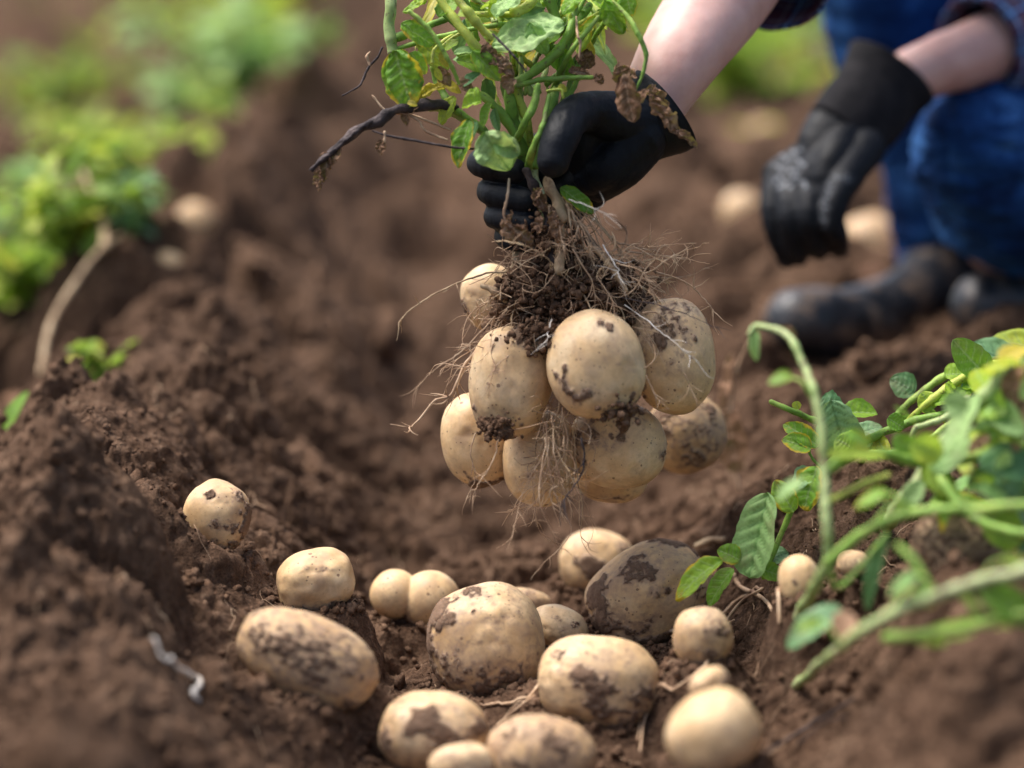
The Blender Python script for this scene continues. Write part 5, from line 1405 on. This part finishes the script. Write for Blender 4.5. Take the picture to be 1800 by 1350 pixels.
WEED = [ # px,py of the foot, scale, proto, material, label
 (60,215,1.5,3,'leaf_weed',"bright green bushy plant at the left edge, upper of the far row"),
 (150,300,1.25,1,'leaf_weed',"low green plant with yellowing leaves below the bushy one at the left edge"),
 (235,335,1.2,3,'leaf_weed',"broad green plant in the middle of the left hand row"),
 (320,372,1.1,0,'leaf_weed',"green plant closest to the ridge above the upper pale potato"),
 (372,300,1.0,2,'leaf_weed',"upright green plant touching the left ridge"),
 (310,235,1.5,1,'leaf_pale',"greyish green plant behind the broad one in the left row"),
 (420,200,1.6,3,'leaf_pale',"pale green plant farther along the left ridge"),
 (500,110,1.8,1,'leaf_weed',"hazy green plant near the top of the left ridge"),
 (395,110,1.8,3,'leaf_weed',"far hazy plant left of the ridge top"),
 (540,40,2.0,3,'leaf_weed',"farthest plant of the left row at the photo's upper edge"),
 (30,450,.9,1,'leaf_blue',"dull green plant low at the left edge"),
 (90,505,.85,0,'leaf_weed',"small green plant beside the pale leaning stalk"),
 (30,590,.9,3,'leaf_weed',"dense green plant lowest at the left edge"),
 (185,545,.75,2,'leaf_weed',"small upright plant just behind the left ridge"),
 (235,530,.6,0,'leaf_blue',"bluish green sprig behind the ridge, right of the small upright plant"),
 (175,640,.4,0,'leaf_weed',"little yellow green seedling at the foot of the left ridge"),
 (40,640,.85,1,'leaf_weed',"spreading green plant below the dense one at the left edge"),
 (125,600,.8,3,'leaf_weed',"leafy clump just right of the foot of the leaning stalk"),
 (205,500,.8,1,'leaf_weed',"green clump touching the back of the left ridge by the lower pale potato"),
 (90,430,1.1,0,'leaf_pale',"pale green plant behind the leaning stalk"),
 (150,540,.7,2,'leaf_blue',"thin bluish sprig in the middle of the stalk's bend"),
 (1110,75,2.0,3,'leaf_weed',"far green plant showing between the lifted stems and the arm"),
 (1230,150,1.9,3,'leaf_weed',"green plant right behind the bare forearm"),
 (1290,190,1.5,1,'leaf_weed',"bright plant in the middle of the gap between arm and glove"),
 (1370,150,1.9,3,'leaf_pale',"pale green plant nearest the dark jeans"),
 (1400,215,1.2,1,'leaf_weed',"low green plant above the hanging glove"),
 (1300,70,2.4,3,'leaf_weed',"tallest far plant behind both arms"),
 (1390,50,2.4,1,'leaf_pale',"farthest pale plant beside the jeans at the photo's upper edge"),
]
cache = {}
for i, (a, b, s, k, m, lab) in enumerate(WEED):
    t = hit(a, b); q = P(a, b, t)
    r = empty("weed_plant", (q[0], q[1], gz(q[0], q[1])[0]), lab, "plant", "leafy plants beyond the ridges")
    r.rotation_euler = (0, 0, i * 1.7); s *= .85; r.scale = (s, s, s * .9)
    for j, (nm, mt) in enumerate((("foliage", m), ("stems", 'stem'))):
        me_ = protos[k][j]
        if j == 0:
            key = (k, m)
            if key not in cache: cache[key] = me_.copy()
            me_ = cache[key]
        o = bpy.data.objects.new(nm, me_); COL.objects.link(o); o.parent = r
        me_.materials.clear(); me_.materials.append(M[mt])
# a pale leaning stalk and one close seedling leaf on the left
st = empty("leaning_stalk", P(70, 650, 2.75), "pale leaning stalk rising behind the left ridge, out of focus", "plant stalk")
stem_px(st, [(72,655,2.75),(90,570,2.8),(130,500,2.85),(175,440,2.9),(230,405,3.0),(270,390,3.05)], [6,6,5,4,3], 2.85, 'root_thick', n=40, seed=61)
stem_px(st, [(185,432,2.9),(178,370,3.0),(140,290,3.1)], [7,6,5], 2.95, 'root_thick', n=30, seed=62)
leaf_px(st, (150,450), (175,395), 40, 2.95, 'leaf_weed', seed=3)
sl = empty("seedling", P(10, 740, 2.35), "single glossy green leaf poking from the soil at the left edge", "seedling")
leaf_px(sl, (8,762), (40,684), 36, 2.40, 'leaf', seed=6)
stem_px(sl, [(4,790,2.4),(6,775,2.4),(8,760,2.4)], [4,4,4], 2.4, 'stem', seed=5)

# ground cover too small and many to count, left and right of the dug rows
rs = np.random.RandomState(21); mb = MB()
for i in range(2000):
    if i % 3: 
        y = 2.2 + 8.8 * rs.rand() ** 1.4; u = rs.uniform(-1.5, -.42)
    else:
        y = rs.uniform(4.6, 12); u = rs.uniform(.62, 2.2)
    x = u - y * math.sin(ROW)
    if fbm(np.array([[x * 2.3, y * 1.5, 0]]), 2, 300)[0] < .10: continue
    z = gz(x, y)[0]; b = np.array([x, y, z + rs.uniform(0, .05)])
    d = rs.randn(3) * np.array([1, 1, .3]) + np.array([0, 0, .55]); d /= np.linalg.norm(d)
    V, F, vein, edge = leaf_grid(b, b + d * rs.uniform(.03, .08), rs.uniform(.02, .045), np.array([0, 0, 1.0]) + rs.randn(3) * .3, seed=i, nt=5, ns=4)
    mb.add(V, F, vein=vein * .3, edge=edge, var=rs.rand())
tag(mb.build("weeds", M['leaf_weed']), "low green weeds covering the soil beyond the dug rows", "weeds", kind="stuff")

# dead stalks and dry leaves lying between the weeds
rs = np.random.RandomState(33); mb = MB()
for i in range(700):
    y = rs.uniform(2.6, 8); u = rs.uniform(-1.2, -.36) if i % 4 else rs.uniform(.55, 1.6)
    x = u - y * math.sin(ROW); z = gz(x, y)[0]
    a = rs.uniform(0, 6.28)
    if i % 3 == 0:
        L = rs.uniform(.05, .22); p = np.array([[x, y, z + .01], [x + L * .5 * math.cos(a), y + L * .5 * math.sin(a), z + rs.uniform(.01, .08)], [x + L * math.cos(a), y + L * math.sin(a), z + rs.uniform(0, .10)]])
        mb.tube(catmull(p, 10), rs.uniform(.0015, .0045), 6, nz=.4, vein=0.0, edge=0.0, var=rs.rand())
    else:
        b = np.array([x, y, z + .008]); d = np.array([math.cos(a), math.sin(a), rs.uniform(0, .5)])
        V, F, vein, edge = leaf_grid(b, b + d * rs.uniform(.03, .07), rs.uniform(.02, .04), np.array([0, 0, 1.0]) + rs.randn(3) * .4, seed=i, nt=7, ns=6, crumple=.2)
        mb.add(V, F, vein=vein * .3, edge=edge, var=rs.rand())
tag(mb.build("dry_litter", M['leaf_dry']), "dead brown stalks and dry leaves lying between the weeds", "dry litter", kind="stuff")
